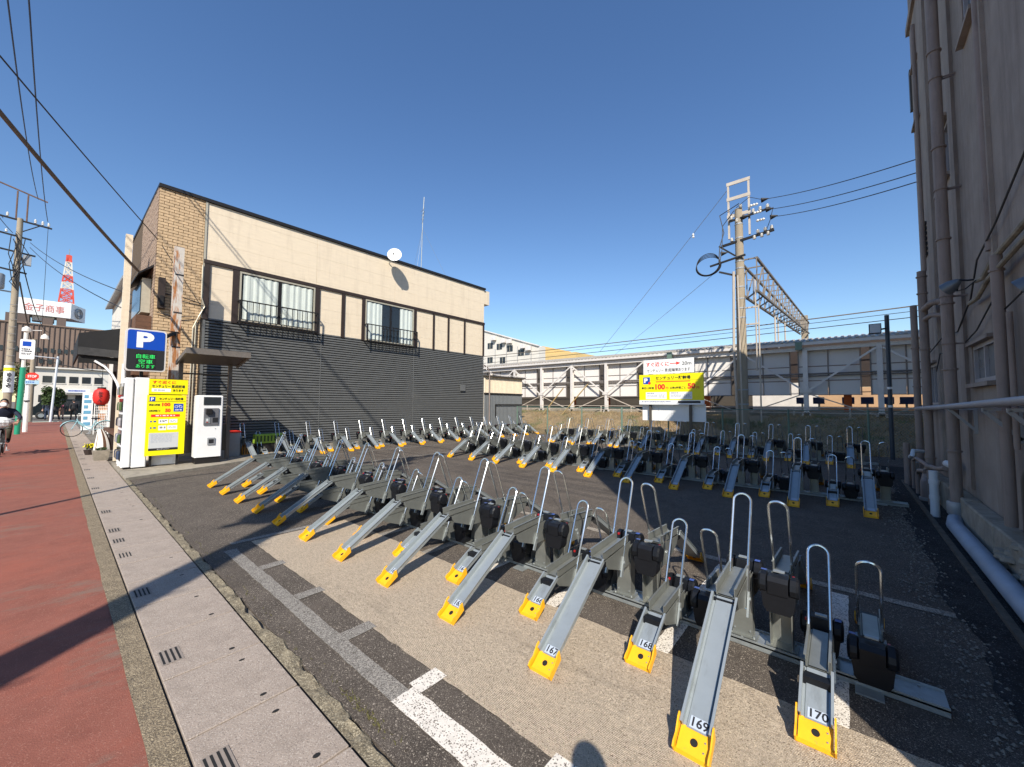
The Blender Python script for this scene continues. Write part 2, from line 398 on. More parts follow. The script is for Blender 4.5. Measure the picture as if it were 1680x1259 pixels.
# rough mortar lip between pavement and lot
mb = MB(); N = 260
for i in range(N):
    y0 = -1.5+i*.052; y1 = y0+.052
    def ed(y): return 1.045 + .05*noise.noise(Vector((y*1.6, 3, 0))) + .04*noise.noise(Vector((y*7, 1, 0))) + .02*noise.noise(Vector((y*23, 1, 0)))
    def hz(x, y): return .014 + .02*noise.noise(Vector((x*22, y*9, 0)))
    xs0 = [.962, .962+.4*(ed(y0)-.962), .962+.8*(ed(y0)-.962), ed(y0)]; xs1 = [.962, .962+.4*(ed(y1)-.962), .962+.8*(ed(y1)-.962), ed(y1)]
    zs0 = [.012, hz(xs0[1], y0), hz(xs0[2], y0), -.004]; zs1 = [.012, hz(xs1[1], y1), hz(xs1[2], y1), -.004]
    for k in range(3): mb.quad((xs0[k], y0, zs0[k]), (xs0[k+1], y0, zs0[k+1]), (xs1[k+1], y1, zs1[k+1]), (xs1[k], y1, zs1[k]))
struct('mortar_edge', mb, M_MORTAR)
# brushed concrete pad and painted marks
def jag(x0, x1, y0, y1, z, m, name, n=40, amp=.003):
    """thin sheet with slightly uneven borders"""
    mb = MB(); L = y1-y0; W = x1-x0
    if L >= W:
        for i in range(n):
            a, b = y0+L*i/n, y0+L*(i+1)/n
            f = lambda y, s: amp*noise.noise(Vector((y*9, s, x0)))*2
            mb.quad((x0+f(a,1),a,z),(x1+f(a,5),a,z),(x1+f(b,5),b,z),(x0+f(b,1),b,z))
    else:
        for i in range(n):
            a, b = x0+W*i/n, x0+W*(i+1)/n
            f = lambda x, s: amp*noise.noise(Vector((x*9, s, y0)))*2
            mb.quad((a,y0+f(a,1),z),(b,y0+f(b,1),z),(b,y1+f(b,5),z),(a,y1+f(a,5),z))
    return struct(name, mb, m)
jag(1.53, 2.63, -1.0, 5.24, .004, M_PAD, 'concrete_pad', 200, .005)
jag(1.235, 1.375, .2, 1.90, .005, M_PAINT, 'painted_line', 60, .004)
jag(1.235, 1.345, 1.90, 5.1, .005, M_PAINTOLD, 'painted_line', 90, .004)
jag(1.345, 2.35, 5.27, 5.36, .005, M_PAINTOLD, 'painted_line', 60, .005)
for y, m in ((4.33, M_PAINTOLD), (3.47, M_PAINTOLD), (2.65, M_PAINTOLD), (1.88, M_PAINT), (1.0, M_PAINT), (.12, M_PAINT)):
    jag(1.377 if y < 2 else 1.347, 1.56, y-.055, y+.055, .0055, m, 'painted_tick', 8, .003)
for y in (4.33, 3.47, 2.68, 1.84, .97, .09):
    jag(2.62, 4.4, y-.055, y+.055, .0045, M_PAINT if y < 3 else M_PAINTOLD, 'painted_bay_line', 50, .004)
jag(4.48, 4.58, -.6, 6.6, .005, mat('faded_paint', (.40, .35, .28), .9, 0, .3, 14, 0, spot=[(180, .6, (.12, .1, .085))]), 'painted_line', 80, .006)
jag(4.2, 14, 9.9, 9.98, .005, M_PAINTOLD, 'painted_line', 80, .005)
jag(4.6, 14, 12.0, 12.08, .005, M_PAINTOLD, 'painted_line', 80, .005)
for pts in (((3.3, 5.9), (3.5, 6.6), (3.45, 7.3), (3.9, 8.4)), ((1.3, 7.2), (2.1, 7.0), (2.9, 6.2)), ((1.6, 8.6), (2.4, 8.9), (3.2, 8.7)), ((4.9, 3.2), (5.6, 3.9), (5.7, 5.2), (6.4, 6.3))):
    mb = MB(); prev = None
    for i in range(len(pts)-1):
        for k in range(14):
            t_ = k/14; x = pts[i][0]*(1-t_)+pts[i+1][0]*t_; y = pts[i][1]*(1-t_)+pts[i+1][1]*t_
            x += .05*noise.noise(Vector((x*5, y*5, 1))); y += .05*noise.noise(Vector((x*5, y*5, 7)))
            if prev: mb.quad((prev[0]-.003, prev[1], .003), (prev[0]+.003, prev[1]-.003, .003), (x+.003, y-.003, .003), (x-.003, y, .003))
            prev = (x, y)
    struct('asphalt_crack', mb, M_DARK)
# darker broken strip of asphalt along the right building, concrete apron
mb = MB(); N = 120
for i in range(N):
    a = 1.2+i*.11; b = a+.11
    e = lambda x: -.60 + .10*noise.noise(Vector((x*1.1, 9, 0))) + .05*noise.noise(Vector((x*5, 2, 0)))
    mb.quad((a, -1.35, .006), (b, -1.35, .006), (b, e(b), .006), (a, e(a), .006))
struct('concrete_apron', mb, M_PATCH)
struct('wall_kerb', MB().box(1.2, 11.8, -.885, -.835, -.1, .035), mat('kerb_dark', (.10, .085, .065), .95, 0, .4, 8, .6, 40))
# raised slab under the machines, kerb along the siding wall
struct('machine_kerb', MB().prism([(.975,11.05),(1.95,11.45),(3.3,12.08),(4.55,13.1),(4.75,14.1),(.975,14.1)], 2, -.1, .06), M_CONC)
struct('wall_footing', MB().box(4.8, 14.3, 13.86, 14.08, -.1, .16), M_CONC)

# embankment
mb = MB(); nx, ny = 34, 120
def bank(x, y):
    t = min(1, max(0, (x-16.9)/4.2)); t = t*t*(3-2*t)
    return -.01 + 1.12*t + .06*noise.noise(Vector((x*1.3, y*1.3, 0)))*min(1, (x-16.7)*2) if x > 16.75 else -.01
X = [16.7+.22*i for i in range(nx)]; Y = [-14+.5*j for j in range(ny)]
k = 0
mb.v = [(x, y, bank(x, y) if x < 21.2 else 1.1+.02*noise.noise(Vector((x, y, 0)))) for x in X for y in Y]
mb.f = [(i*ny+j, (i+1)*ny+j, (i+1)*ny+j+1, i*ny+j+1) for i in range(nx-1) for j in range(ny-1)]
struct('embankment', mb, M_EARTH, None, True)
struct('rail_bed', MB().box(24.15, 60, -60, 70, -.3, 1.05), M_GROUND)
mb = MB()
for i in range(60000):
    x = 16.85 + 4.3*random.random(); y = -6+26*random.random(); z = bank(x, y)-.01
    if noise.noise(Vector((x*.8, y*.8, 4))) < -.35: continue
    h = random.uniform(.03, .15)*(1+.8*noise.noise(Vector((x*.6, y*.6, 1)))); a = random.random()*6.28; w = random.uniform(.006, .016)
    dx, dy = math.cos(a)*w, math.sin(a)*w; lx, ly = random.uniform(-.5, .5)*h*1.6, random.uniform(-.5, .5)*h*1.6
    mb.add([(x-dx, y-dy, z), (x+dx, y+dy, z), (x+lx, y+ly, z+h)], [(0,1,2)])
tag(mb.build('dry_grass', M_GRASS), 'dry brown grass with green tufts on the bank behind the fence', 'grass', kind='stuff')
# weeds at the mortar edge
mb = MB()
for i in range(260):
    y = random.gauss(1.95, .16) if i < 130 else random.uniform(.4, 9); x = 1.11 + random.gauss(0, .012)
    h = random.uniform(.008, .022); a = random.random()*6.28
    mb.add([(x-.003, y, 0), (x+.003, y, 0), (x+math.cos(a)*h, y+math.sin(a)*h, h)], [(0,1,2)])
tag(mb.build('weeds', M_LEAFY), 'tiny yellow green weeds in the rough edge of the lot', 'weeds', kind='stuff')
mb = MB()
for i in range(1500):
    x = random.uniform(2, 13); y = -.52 + random.gauss(0, .09)+.1*noise.noise(Vector((x*1.1, 9, 0))); s_ = random.uniform(.004, .014); z = .006
    a = random.random()*3; c, d = math.cos(a)*s_, math.sin(a)*s_
    mb.add([(x+c, y+d, z), (x-d, y+c, z), (x-c, y-d, z), (x+d, y-c, z), (x, y, z+s_)], [(0,1,4),(1,2,4),(2,3,4),(3,0,4)])
tag(mb.build('litter_gravel', mat('gravel_bits', (.22, .2, .17), .9, 0, .5, 30)), 'loose gravel and leaf litter strip beside the grey building', 'gravel', kind='stuff')

# ================================================================== BIKE RACKS
def arc_hoop(xb, zb, xt, zt, w, r=.0085):
    """two parallel bars joined by a half-round top"""
    pts = []; b = Vector((xb, -w/2, zb)); t = Vector((xt, -w/2, zt)); d = (t-b).normalized()
    top = t - d*w/2; pts.append(b); pts.append(b+(top-b)*.5); pts.append(top)
    for i in range(1, 10):
        a = math.pi*i/10; pts.append(top + Vector((0, w/2*(1-math.cos(a)), 0)) + d*(w/2*math.sin(a)))
    e = top.copy(); e.y = w/2; pts.append(e); q = b.copy(); q.y = w/2; pts.append(q+(e-q)*.5); pts.append(q)
    return MB().tube(pts, r, 7)

def channel(a, b, w, h, t=.004, lip=.012):
    """U channel with outward lips swept from a to b in the xz plane"""
    a = Vector(a); b = Vector(b); d = (b-a).normalized(); up = Vector((-d.z, 0, d.x)) if d.x > 0 else Vector((d.z, 0, -d.x))
    prof = [(-w/2-lip, h), (-w/2-lip, h-t), (-w/2-t, h-t), (-w/2-t, 0), (w/2+t, 0), (w/2+t, h-t), (w/2+lip, h-t), (w/2+lip, h), (w/2, h), (w/2, t),
            (w/4+.018, t), (w/4+.014, t+.006), (-w/4-.014, t+.006), (-w/4-.018, t), (-w/2, t), (-w/2, h)]
    m = MB(); vs = []
    for p in (a, b):
        for y, z in prof: vs.append(tuple(p + Vector((0, y, 0)) + up*z))
    n = len(prof); m.add(vs, [(i, (i+1) % n, (i+1) % n+n, i+n) for i in range(n)] )
    # ends closed strip by strip
    for k in (0, n):
        m.f += [(k+0,k+1,k+2,k+15),(k+2,k+3,k+14,k+15),(k+3,k+4,k+9,k+14),(k+4,k+5,k+8,k+9),(k+5,k+6,k+7,k+8)]
    return m

def make_rack(high):
    root = thing('bike_rack', 'bike rack', 'bicycle rack', (0, 0, 0))
    if high: tip = (-1.17, .018); top = (-.47, .452); ty = .475; hp = (-.17, .30); ht = (.09, .975); bx = (.06, .19, .345, .53)
    else:    tip = (-.73, .018); top = (-.42, .195); ty = .215; hp = (-.17, .085); ht = (.10, .71); bx = (.05, .18, .10, .28)
    d = Vector((top[0]-tip[0], 0, top[1]-tip[1])).normalized(); up = Vector((-d.z, 0, d.x))
    a = Vector((tip[0], 0, tip[1])) + d*.098
    channel(a, (top[0], 0, top[1]), .115, .042).build('ramp_channel', M_RAIL, root, world=False)
    # yellow tip shoe with two cheeks and a round hole
    T = Vector((tip[0], 0, tip[1])); m = MB(); W = .0715
    def P(u, y, z): return tuple(T + d*u + Vector((0, y, 0)) + up*z)
    n = 16; ring = [(.052+.017*math.cos(2*math.pi*i/n), .017*math.sin(2*math.pi*i/n)) for i in range(n)]
    outer = []
    for i in range(n):                                               # square-ish outline points matched to the ring
        c, s_ = math.cos(2*math.pi*i/n), math.sin(2*math.pi*i/n); k = 1/max(abs(c), abs(s_))
        outer.append((.052+c*k*.052, s_*k*(W-.005)))
    vs = [P(u, y, .006) for u, y in ring] + [P(u, y, .006) for u, y in outer]
    m.add(vs, [(i, i+n, (i+1) % n+n, (i+1) % n) for i in range(n)])
    for s_ in (-1, 1):                                               # cheeks
        y0, y1 = s_*W, s_*(W+.007)
        pr = [(-.012, -.010), (.112, -.006), (.130, .052), (.108, .054), (.050, .030), (.012, .036), (-.012, .030)]
        vs = [P(u, y0, z) for u, z in pr] + [P(u, y1, z) for u, z in pr]; q = len(pr)
        m.add(vs, [tuple(range(q)), tuple(range(2*q-1, q-1, -1))] + [(i, (i+1) % q, (i+1) % q+q, i+q) for i in range(q)])
    m.add([P(-.012, -W, -.012), P(-.012, W, -.012), P(0, W, .007), P(0, -W, .007), P(.02, -W, -.012), P(.02, W, -.012)], [(0,1,2,3),(3,2,5,4),(0,4,5,1)])
    tp = m.build('yellow_tip', M_YEL, root, world=False)
    h = MB(); h.add([P(u, y, .002) for u, y in ring], [tuple(range(n))]); h.build('hole', M_DARK, tp, world=False)
    h = MB()
    for yy, uu in ((-.045, .03), (-.045, .07)): h.lathe([(.005, 0), (.004, .003)], P(uu, yy, .0065), 7)
    h.build('bolt', M_GALV, tp, world=False)
    # upper tray
    tr = channel((top[0]+.003, 0, ty-.012), (-.03, 0, ty+.012), .092, .062, .004, .012).build('tray', M_POST, root, world=False)
    # side plates that carry the tray
    m = MB(); zl = ty-.17 if high else .05
    for s_ in (-1, 1):
        m.prism([(-.46, ty-.02), (-.40, ty-.09 if high else ty-.08), (-.17, zl), (.0, zl), (.0, ty+.01)], 1, s_*.052, s_*.056)
    m.build('side_plate', M_POST, root, world=False)
    # hinge block under the lip
    MB().box(-.50, -.44, -.058, .058, ty-.062, ty-.022).build('hinge', M_BLK, root, world=False)
    # post: U section with base flange
    m = MB(); zt = ty-.02
    m.box(-.005, 0, -.06, .06, .05, zt); m.box(0, .075, -.06, -.055, .05, zt); m.box(0, .075, .055, .06, .05, zt)
    m.box(-.03, .09, -.085, .085, .046, .052)
    ps = m.build('post', M_POST, root, world=False)
    m = MB()
    for yy in (-.045, .045):
        for zz in (.085, max(.12, zt-.05)): m.lathe([(.006, -.012), (.005, -.005)], (0, yy, zz), 6, 0)
        m.lathe([(.008, .052), (.007, .060)], (-.018, yy*1.5, 0), 6)
    m.build('bolt', M_GALV, ps, world=False)
    # hoop and its pivot bracket
    hoop = arc_hoop(hp[0], hp[1], ht[0], ht[1], .105).build('hoop', M_CHROME, root, True, world=False)
    m = MB(); hd = Vector((ht[0]-hp[0], 0, ht[1]-hp[1])).normalized()
    for s_ in (-1, 1):
        m.beam((hp[0]-.02, s_*.064, hp[1]-.04), (hp[0]+.035, s_*.064, hp[1]+.10), .012, .03, (1, 0, 0))
        m.lathe([(.012, -.008), (.012, .008)], (hp[0]+.02, s_*.068, hp[1]+.06), 8, 1)
    m.tube([(hp[0]+.02, -.07, hp[1]+.06), (hp[0]+.02, .07, hp[1]+.06)], .006, 6)
    m.build('pivot', M_GALV, hoop, world=False)
    # black lock box: two round lobes, a slim middle and a tapered skirt below
    x0, x1, z0, z1 = bx; m = MB(); zc = z1-.070
    m.prism([(x0+.01, zc-.05), (x0+.03, zc+.055), (x1-.03, zc+.055), (x1-.01, zc+.03), (x1-.015, zc-.05)], 1, -.054, .054)
    for s_ in (-1, 1):
        m.lathe([(.050, s_*.056), (.066, s_*.064), (.066, s_*.094), (.056, s_*.106), (.02, s_*.109)][::s_], ((x0+x1)/2-.005, 0, zc), 12, 1)
    m.prism([(-.092, zc-.035), (.092, zc-.035), (.080, z0-.02), (.062, z0-.05), (-.062, z0-.05), (-.080, z0-.02)], 0, x0+.012, x1-.022)
    lb = m.build('lock_box', M_BLK, root, world=False)
    m = MB(); m.box(x0+.02, x0+.05, -.03, .03, z1, z1+.008)
    m.build('cover_plate', M_GALV, lb, world=False)
    MB().box(x0-.004, x0+.012, .066, .080, z1-.035, z1-.020).build('lamp', M_REDDOT, lb, world=False)
    MB().quad((x0+.018, -.098, z1-.002), (x0+.018, -.066, z1-.002), (x0+.050, -.066, z1-.0), (x0+.050, -.098, z1-.0)).build('sticker', M_BLUEST, lb, world=False)
    # number plate
    m = MB(); c0 = T + d*.130 + up*.0125; e = .026
    vs = [tuple(c0 + d*p + Vector((0, q, 0))) for p, q in ((-.026, .045), (-.026, -.036), (.024, -.036), (.024, .045))]
    vs = [tuple(Vector(v_) - Vector((0, .012, 0))) for v_ in vs]
    m.add(vs, [(0,1,2,3)]); m.build('number_plate', M_PLATE, root, world=False)
    root['_'] = 0; del root['_']
    return root, T, d, up

proto = {}
proto[True] = make_rack(True); proto[False] = make_rack(False)
used = {True: False, False: False}
ORD = ['first', 'second', 'third', 'fourth', 'fifth', 'sixth', 'seventh', 'eighth', 'ninth', 'tenth', 'eleventh', 'twelfth', 'thirteenth', 'fourteenth', 'fifteenth', 'sixteenth']
def place_rack(high, x, y, rz, label, group, number=None, s=1.0):
    p, T, d, up = proto[high]
    o = copy_tree(p)
    o.location = (x, y, 0); o.rotation_euler = (0, 0, rz); o.scale = (s, s, s)
    o['label'] = label; o['group'] = group
    for c in o.children:
        if c.name.startswith('hoop'): c.rotation_euler = (random.uniform(-.006, .006), random.uniform(-.012, .012), 0)
    if number:
        cu = bpy.data.curves.new('t', 'FONT'); cu.body = number; cu.align_x = 'CENTER'; cu.align_y = 'CENTER'; cu.size = .055; cu.offset = .0012; cu.resolution_u = 2
        ob = bpy.data.objects.new('t', cu); COL.objects.link(ob)
        me = bpy.data.meshes.new_from_object(ob.evaluated_get(bpy.context.evaluated_depsgraph_get()))
        bpy.data.objects.remove(ob)
        c0 = T + d*.129 + up*.0135 + Vector((0, -.008, 0))
        me.materials.clear(); me.materials.append(M_INK)
        for v in me.vertices: v.co = c0 + Vector((0, -1, 0))*v.co.x + d*v.co.y     # read from the street side
        pl = [c for c in o.children if c.name.startswith('number_plate')][0]
        q = bpy.data.objects.new('lettering', me); COL.objects.link(q); q.parent = pl
    return o
def kind_word(h): return 'tall' if h else 'low'
rows = [  # base x, y of first front tall, pitch, scale, words
    (3.10, .58, .85, 1.0, 'nearest row'),
    (8.85, -.22, .92, 1.03, 'middle row'),
    (14.50, -.04, .925, 1.03, 'far row')]
for r, (bxx, y0, pit, s, words) in enumerate(rows):
    for k in range(11):
        for high in (True, False):
            yf = y0 + pit*k + (0 if high else (-.42 if r == 0 else .44))
            num = None
            if r == 0: num = str(169-2*k) if high else str(170-2*k)
            lab = '%s bike rack, ramp facing the street, %s from right in the %s' % (kind_word(high), ORD[k], words)
            place_rack(high, bxx, yf, random.uniform(-.012, .012), lab, 'bike racks facing the street, %s' % words, num, s)
            yb = y0 + pit*k + (-.22 if high else (.21 if r else -.65))
            lab = '%s bike rack, ramp facing away, %s from right in the %s' % (kind_word(high), ORD[k], words)
            place_rack(high, bxx+.06, yb, math.pi+random.uniform(-.012, .012), lab, 'bike racks facing away, %s' % words, None, s)
for k in range(15):
    for high in (True, False):
        lab = '%s bike rack against the charcoal siding wall, %s from the payment booth' % (kind_word(high), ORD[k])
        place_rack(high, 3.62+.93*k+(0 if high else .43), 13.58, math.pi/2+random.uniform(-.02, .02), lab, 'bike racks along the siding wall', None, 1.0)
for h in (True, False):                                              # prototypes have done their work
    p = proto[h][0]
    for c in [c for ch in p.children for c in ch.children]: bpy.data.objects.remove(c)
    for c in list(p.children): bpy.data.objects.remove(c)
    bpy.data.objects.remove(p)
# base rails, with cross feet
def base_rail(x, ya, yb, label, along='y', foot=2.5):
    t = thing('rack_base_rail', label, 'base rail', (x, ya, 0) if along == 'y' else (ya, x, 0), 0, 'base rails under the rack rows')
    m = MB(); b = MB()
    def B(mm, a0, a1, p0, p1, z0, z1):
        mm.box(a0, a1, p0, p1, z0, z1) if along == 'y' else mm.box(p0, p1, a0, a1, z0, z1)
    B(m, x-.055, x+.125, ya, yb, .030, .040); B(m, x-.055, x-.049, ya, yb, 0.004, .052); B(m, x+.119, x+.125, ya, yb, .004, .052)
    m.build('channel', M_GALV, t)
    p = ya+.25
    while p < yb:
        B(b, x-.14, x+.21, p, p+.12, .003, .012); p += foot
    b.build('foot_plate', M_GALV, t)
    b = MB(); p = ya+.1
    while p < yb:
        for q in (-.03, .10):
            c = (x+q, p, .04) if along == 'y' else (p, x+q, .04)
            b.lathe([(.009, 0), (.008, .008)], c, 6)
        p += .21
    b.build('bolt', M_GALV, t)
base_rail(3.10, -.36, 9.45, 'galvanized base rail under the nearest rack row')
base_rail(8.85, -.70, 9.5, 'galvanized base rail under the middle rack row')
base_rail(14.50, -.6, 9.7, 'galvanized base rail under the far rack row by the fence')
base_rail(13.60, 3.3, 17.2, 'galvanized base rail under the racks at the siding wall', 'x')

# ================================================================== CREAM AND CHARCOAL HOUSE
WY = 14.10; HX0, HX1 = 1.60, 14.20; HZ = 7.52; BAND = 5.66; CB = 4.02
hs = thing('two_storey_house', 'two storey house with cream upper boards, charcoal siding below and yellow brick corner', 'house', (1.6, 14.1, 0))
MB().box(HX0+.03, HX1-.03, WY+.06, 19.9, 0, HZ-.05).build('wall_core', M_CREAM, hs)
m = MB()                                                             # cream boards in courses
bx = [2.66, 5.80, 8.95, 12.60, HX1]
z = CB
while z < HZ-.08:
    z2 = min(z+.455, HZ-.06)
    for i in range(len(bx)-1):
        MB().cbox(bx[i]+.003, bx[i+1]-.003, WY+random.uniform(-.001, .001), WY+.06, z+.0015, z2-.0015, .001).build('cream_board', M_CREAM, hs)
    z = z2
    if abs(z-BAND) < .2: z = max(z, z)
MB().box(2.61, 2.66, WY-.03, WY+.06, CB, HZ-.06).build('corner_trim', M_ALU, hs)
# ribbed siding, real ribs
m = MB(); pitch = .085; z = .16
while z < CB-.03:
    z1 = min(z+pitch, CB)
    for (a, b) in ((2.72, 6.02), (6.035, 9.93), (9.945, HX1)):
        m.prism([(WY+.06, z), (WY-.012, z+.012), (WY-.012, z+pitch*.62), (WY+.018, z+pitch*.80), (WY+.06, z1)], 0, a, b)
    z += pitch
m.build('ribbed_siding', M_SIDING, hs)
m = MB(); m.box(6.019, 6.036, WY-.018, WY+.05, .16, CB); m.box(9.929, 9.946, WY-.018, WY+.05, .16, CB)
m.box(2.66, 2.72, WY-.02, WY+.06, .16, CB); m.build('siding_joint', M_SIDING, hs)
# brown band and posts
MB().box(2.62, HX1+.02, WY-.05, WY-.001, BAND-.02, BAND+.09).build('brown_band', M_BROWN, hs)
def wx(px): return px
posts = [(2.64, 2.78), (3.34, 3.50), (5.78, 5.93), (6.72, 6.84), (7.52, 7.64), (9.90, 10.02), (10.92, 11.01), (11.78, 11.87), (12.80, 12.89), (14.10, 14.2)]
pm = None
for a, b in posts:
    o = MB().box(a, b, WY-.04, WY-.001, CB-.02, BAND-.021).build('brown_post', M_BROWN, hs)
MB().box(HX0-.02, HX1+.06, WY-.06, 20, HZ-.05, HZ+.045).build('roof_edge', M_BLKMET, hs)
MB().box(HX1+.001, HX1+.40, WY+.02, WY+.5, 6.75, HZ-.06).build('gable_box', M_CREAM, hs)
# brick corner
m = MB(); bw, bh = .215, .083
m2 = MB()
z = .3; row = 0
while z < HZ-.08:
    x = HX0 - (bw/2 if row % 2 else 0)
    while x < 2.61:
        a, b = max(x, HX0)+.004, min(x+bw, 2.61)-.006
        if b-a > .03: m.cbox(a, b, WY-.012+random.uniform(-.003,.003), WY+.045, z+.004, z+bh-.009, .004)
        x += bw
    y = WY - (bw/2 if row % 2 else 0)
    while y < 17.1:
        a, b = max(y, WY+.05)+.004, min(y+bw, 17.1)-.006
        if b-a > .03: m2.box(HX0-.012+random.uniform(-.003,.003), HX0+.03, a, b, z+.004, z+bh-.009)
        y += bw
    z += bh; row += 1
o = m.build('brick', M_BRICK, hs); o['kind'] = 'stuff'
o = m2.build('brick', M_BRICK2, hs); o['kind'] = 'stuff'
MB().box(HX0+.001, 2.63, WY+.01, WY+.07, .3, HZ-.06).build('mortar', M_BRMORT, hs)
MB().box(HX0+.002, HX0+.031, WY+.02, 19.9, .3, HZ-.06).build('mortar', M_BRMORT, hs)
# windows
def house_window(x0, x1, z0, z1, curtains):
    f = MB()
    f.box(x0, x1, WY-.045, WY-.002, z1-.05, z1); f.box(x0, x1, WY-.06, WY-.002, z0, z0+.07)
    f.box(x0, x0+.045, WY-.045, WY-.002, z0+.07, z1-.05); f.box(x1-.045, x1, WY-.045, WY-.002, z0+.07, z1-.05)
    w = f.build('window', M_ALU, hs)
    MB().box(x0+.045, x1-.045, WY-.004, WY-.0015, z0+.07, z1-.05).build('backing', M_INK, w)
    xm = (x0+x1)/2
    s = MB(); s.box(xm-.05, xm-.004, WY-.038, WY-.020, z0+.07, z1-.05); s.box(xm+.006, xm+.04, WY-.034, WY-.016, z0+.07, z1-.05)
    s.build('sash', M_BLKMET, w)
    for a, b in curtains:                                            # pleated curtain, real folds
        mm = MB(); n = int((b-a)/.02)
        xs = [a+(b-a)*i/n for i in range(n+1)]
        ysn = [WY-.0155+.0095*math.sin(i*.66+.5*math.sin(i*.31))+.002*random.uniform(-1, 1) for i in range(n+1)]
        for i in range(n): mm.quad((xs[i], ysn[i], z0+.10), (xs[i+1], ysn[i+1], z0+.10), (xs[i+1], ysn[i+1], z1-.08), (xs[i], ysn[i], z1-.08))
        mm.build('curtain', M_CURT, w)
    MB().quad((x0+.045, WY-.029, z0+.07), (x1-.045, WY-.029, z0+.07), (x1-.045, WY-.029, z1-.05), (x0+.045, WY-.029, z1-.05)).build('pane', M_GLASS, w)
    r = MB(); yb = WY-.26
    zt = z0+.62
    for zz in (zt, z0-.02): r.beam((x0-.03, yb, zz), (x1+.03, yb, zz), .03, .035)
    for xx in (x0-.03, x1+.03):
        for zz in (zt, z0-.02): r.beam((xx, WY, zz), (xx, yb, zz), .03, .035)
        r.box(xx-.015, xx+.015, yb-.015, yb+.015, z0-.1, zt)
    n = int((x1-x0)/.155)
    for i in range(n+1):
        xx = x0+(x1-x0)*i/n; r.box(xx-.008, xx+.008, yb-.008, yb+.008, z0-.02, zt)
    for i in range(int((x1-x0)/.09)+1):
        xx = x0+.09*i; r.box(xx-.009, xx+.009, yb, WY, z0-.035, z0-.02)
    r.build('window_railing', M_BLKMET, w)
house_window(3.52, 5.76, 4.06, 5.62, [(3.62, 4.60), (4.70, 5.68)])
house_window(7.66, 9.88, 4.0, 5.62, [(7.72, 8.38), (9.20, 9.82)])
# conduits on the corner between brick and siding
m = MB()
m.tube([(2.60, WY-.05, 5.55), (2.60, WY-.05, 4.6), (2.68, WY-.06, 4.35), (2.56, WY-.06, 4.05), (2.44, WY-.05, 3.7), (2.42, WY-.05, .3)], .018, 6)
m.tube([(2.50, WY-.05, 3.9), (2.49, WY-.05, .3)], .016, 6); m.build('conduit', M_ALU, hs)
m = MB(); m.tube([(1.7, WY-.06, 4.55), (2.1, WY-.10, 4.52), (2.6, WY-.06, 4.42)], .014, 5)
m.tube([(2.95, WY-.04, 3.95), (3.3, WY-.05, 3.85), (3.45, WY-.05, 3.6), (3.9, WY-.05, 3.5)], .012, 5)
m.tube([(1.66, WY-.06, 4.0), (2.0, WY-.09, 3.95), (2.4, WY-.06, 4.0)], .012, 5); m.build('service_cable', M_WIRE, hs)
MB().box(1.66, 1.80, WY-.16, WY-.02, 4.12, 4.95).build('meter_box', M_BROWN, hs)
MB().box(1.69, 1.77, WY-.20, WY-.165, 4.20, 4.45).build('meter', M_BLKMET, hs)
MB().box(12.6, 12.9, WY-.07, WY-.02, 2.2, 2.5).build('vent', M_SIDING, hs)
# side details on the street face
m = MB(); m.box(1.40, 1.58, 14.6, 16.6, 4.05, 5.0); m.build('street_window', M_ALU, hs)
m = MB(); m.box(1.38, 1.398, 14.7, 16.5, 4.1, 4.95); m.build('street_pane', M_DKGLASS, hs)
m = MB()
m.prism([(1.58, 5.35), (1.28, 5.06), (1.28, 5.02), (1.58, 5.28)], 1, 14.3, 16.7); m.build('window_hood', M_BLKMET, hs)
# satellite dish
t = thing('satellite_dish', 'white satellite dish on the cream wall just below the roof edge', 'dish', (8.62, 13.98, 7.2))
ax = Vector((-.62, -.74, .30)).normalized(); c = Vector((8.60, 13.62, 7.50)); u = ax.cross(Vector((0,0,1))).normalized(); v = u.cross(ax)
m = MB(); rings = 6; nn = 24
for side in (0, 1):
    k = len(m.v)
    for i in range(rings+1):
        rr = .28*i/rings
        for j in range(nn):
            a = 2*math.pi*j/nn; p = c + u*rr*math.cos(a) + v*rr*1.08*math.sin(a) + ax*(.09*(rr/.28)**2 - .012*side); m.v.append(tuple(p))
    for i in range(rings):
        for j in range(nn):
            q = (j+1) % nn; m.f.append((k+i*nn+j, k+i*nn+q, k+(i+1)*nn+q, k+(i+1)*nn+j))
m.build('reflector', mat('dish_white', (.82, .82, .8), .45, 0, 0), t, True)
MB().tube([c-ax*.01, (8.64, 13.85, 7.42), (8.64, 14.08, 7.32)], .02, 8).build('bracket', M_GALV, t)
MB().tube([c-v*.26, c+ax*.36-v*.18], .009, 6).tube([c+ax*.33-v*.18, c+ax*.42-v*.17], .028, 8).build('feed_arm', M_GTRANS, t)
# roof antenna with guys
t = thing('roof_antenna', 'thin television antenna mast with guy wires on the house roof', 'antenna', (11.65, 16, HZ+.04))
MB().tube([(11.6, 16, HZ+.04), (11.66, 16, 10.9), (11.72, 16, 12.05)], .022, 6).build('mast', M_GALV, t)
m = MB()
for a, b, zz in ((-.16, .16, 10.75), (-.14, .14, 10.95), (-.12, .13, 11.15), (-.1, .1, 11.35)):
    m.tube([(11.66+a, 16-.3, zz), (11.66+b, 16+.3, zz+.04)], .009, 5)
m.tube([(11.5, 15.8, 10.6), (11.82, 16.1, 11.4)], .012, 5); m.build('elements', M_GALV, t)
m = MB()
for e in ((10.75, 15.2, HZ+.05), (13.35, 15.6, HZ+.05), (12.0, 17.6, HZ+.05)): m.tube([(11.66, 16, 10.4), e], .005, 4)
m.build('guy_wire', M_GALV, t)

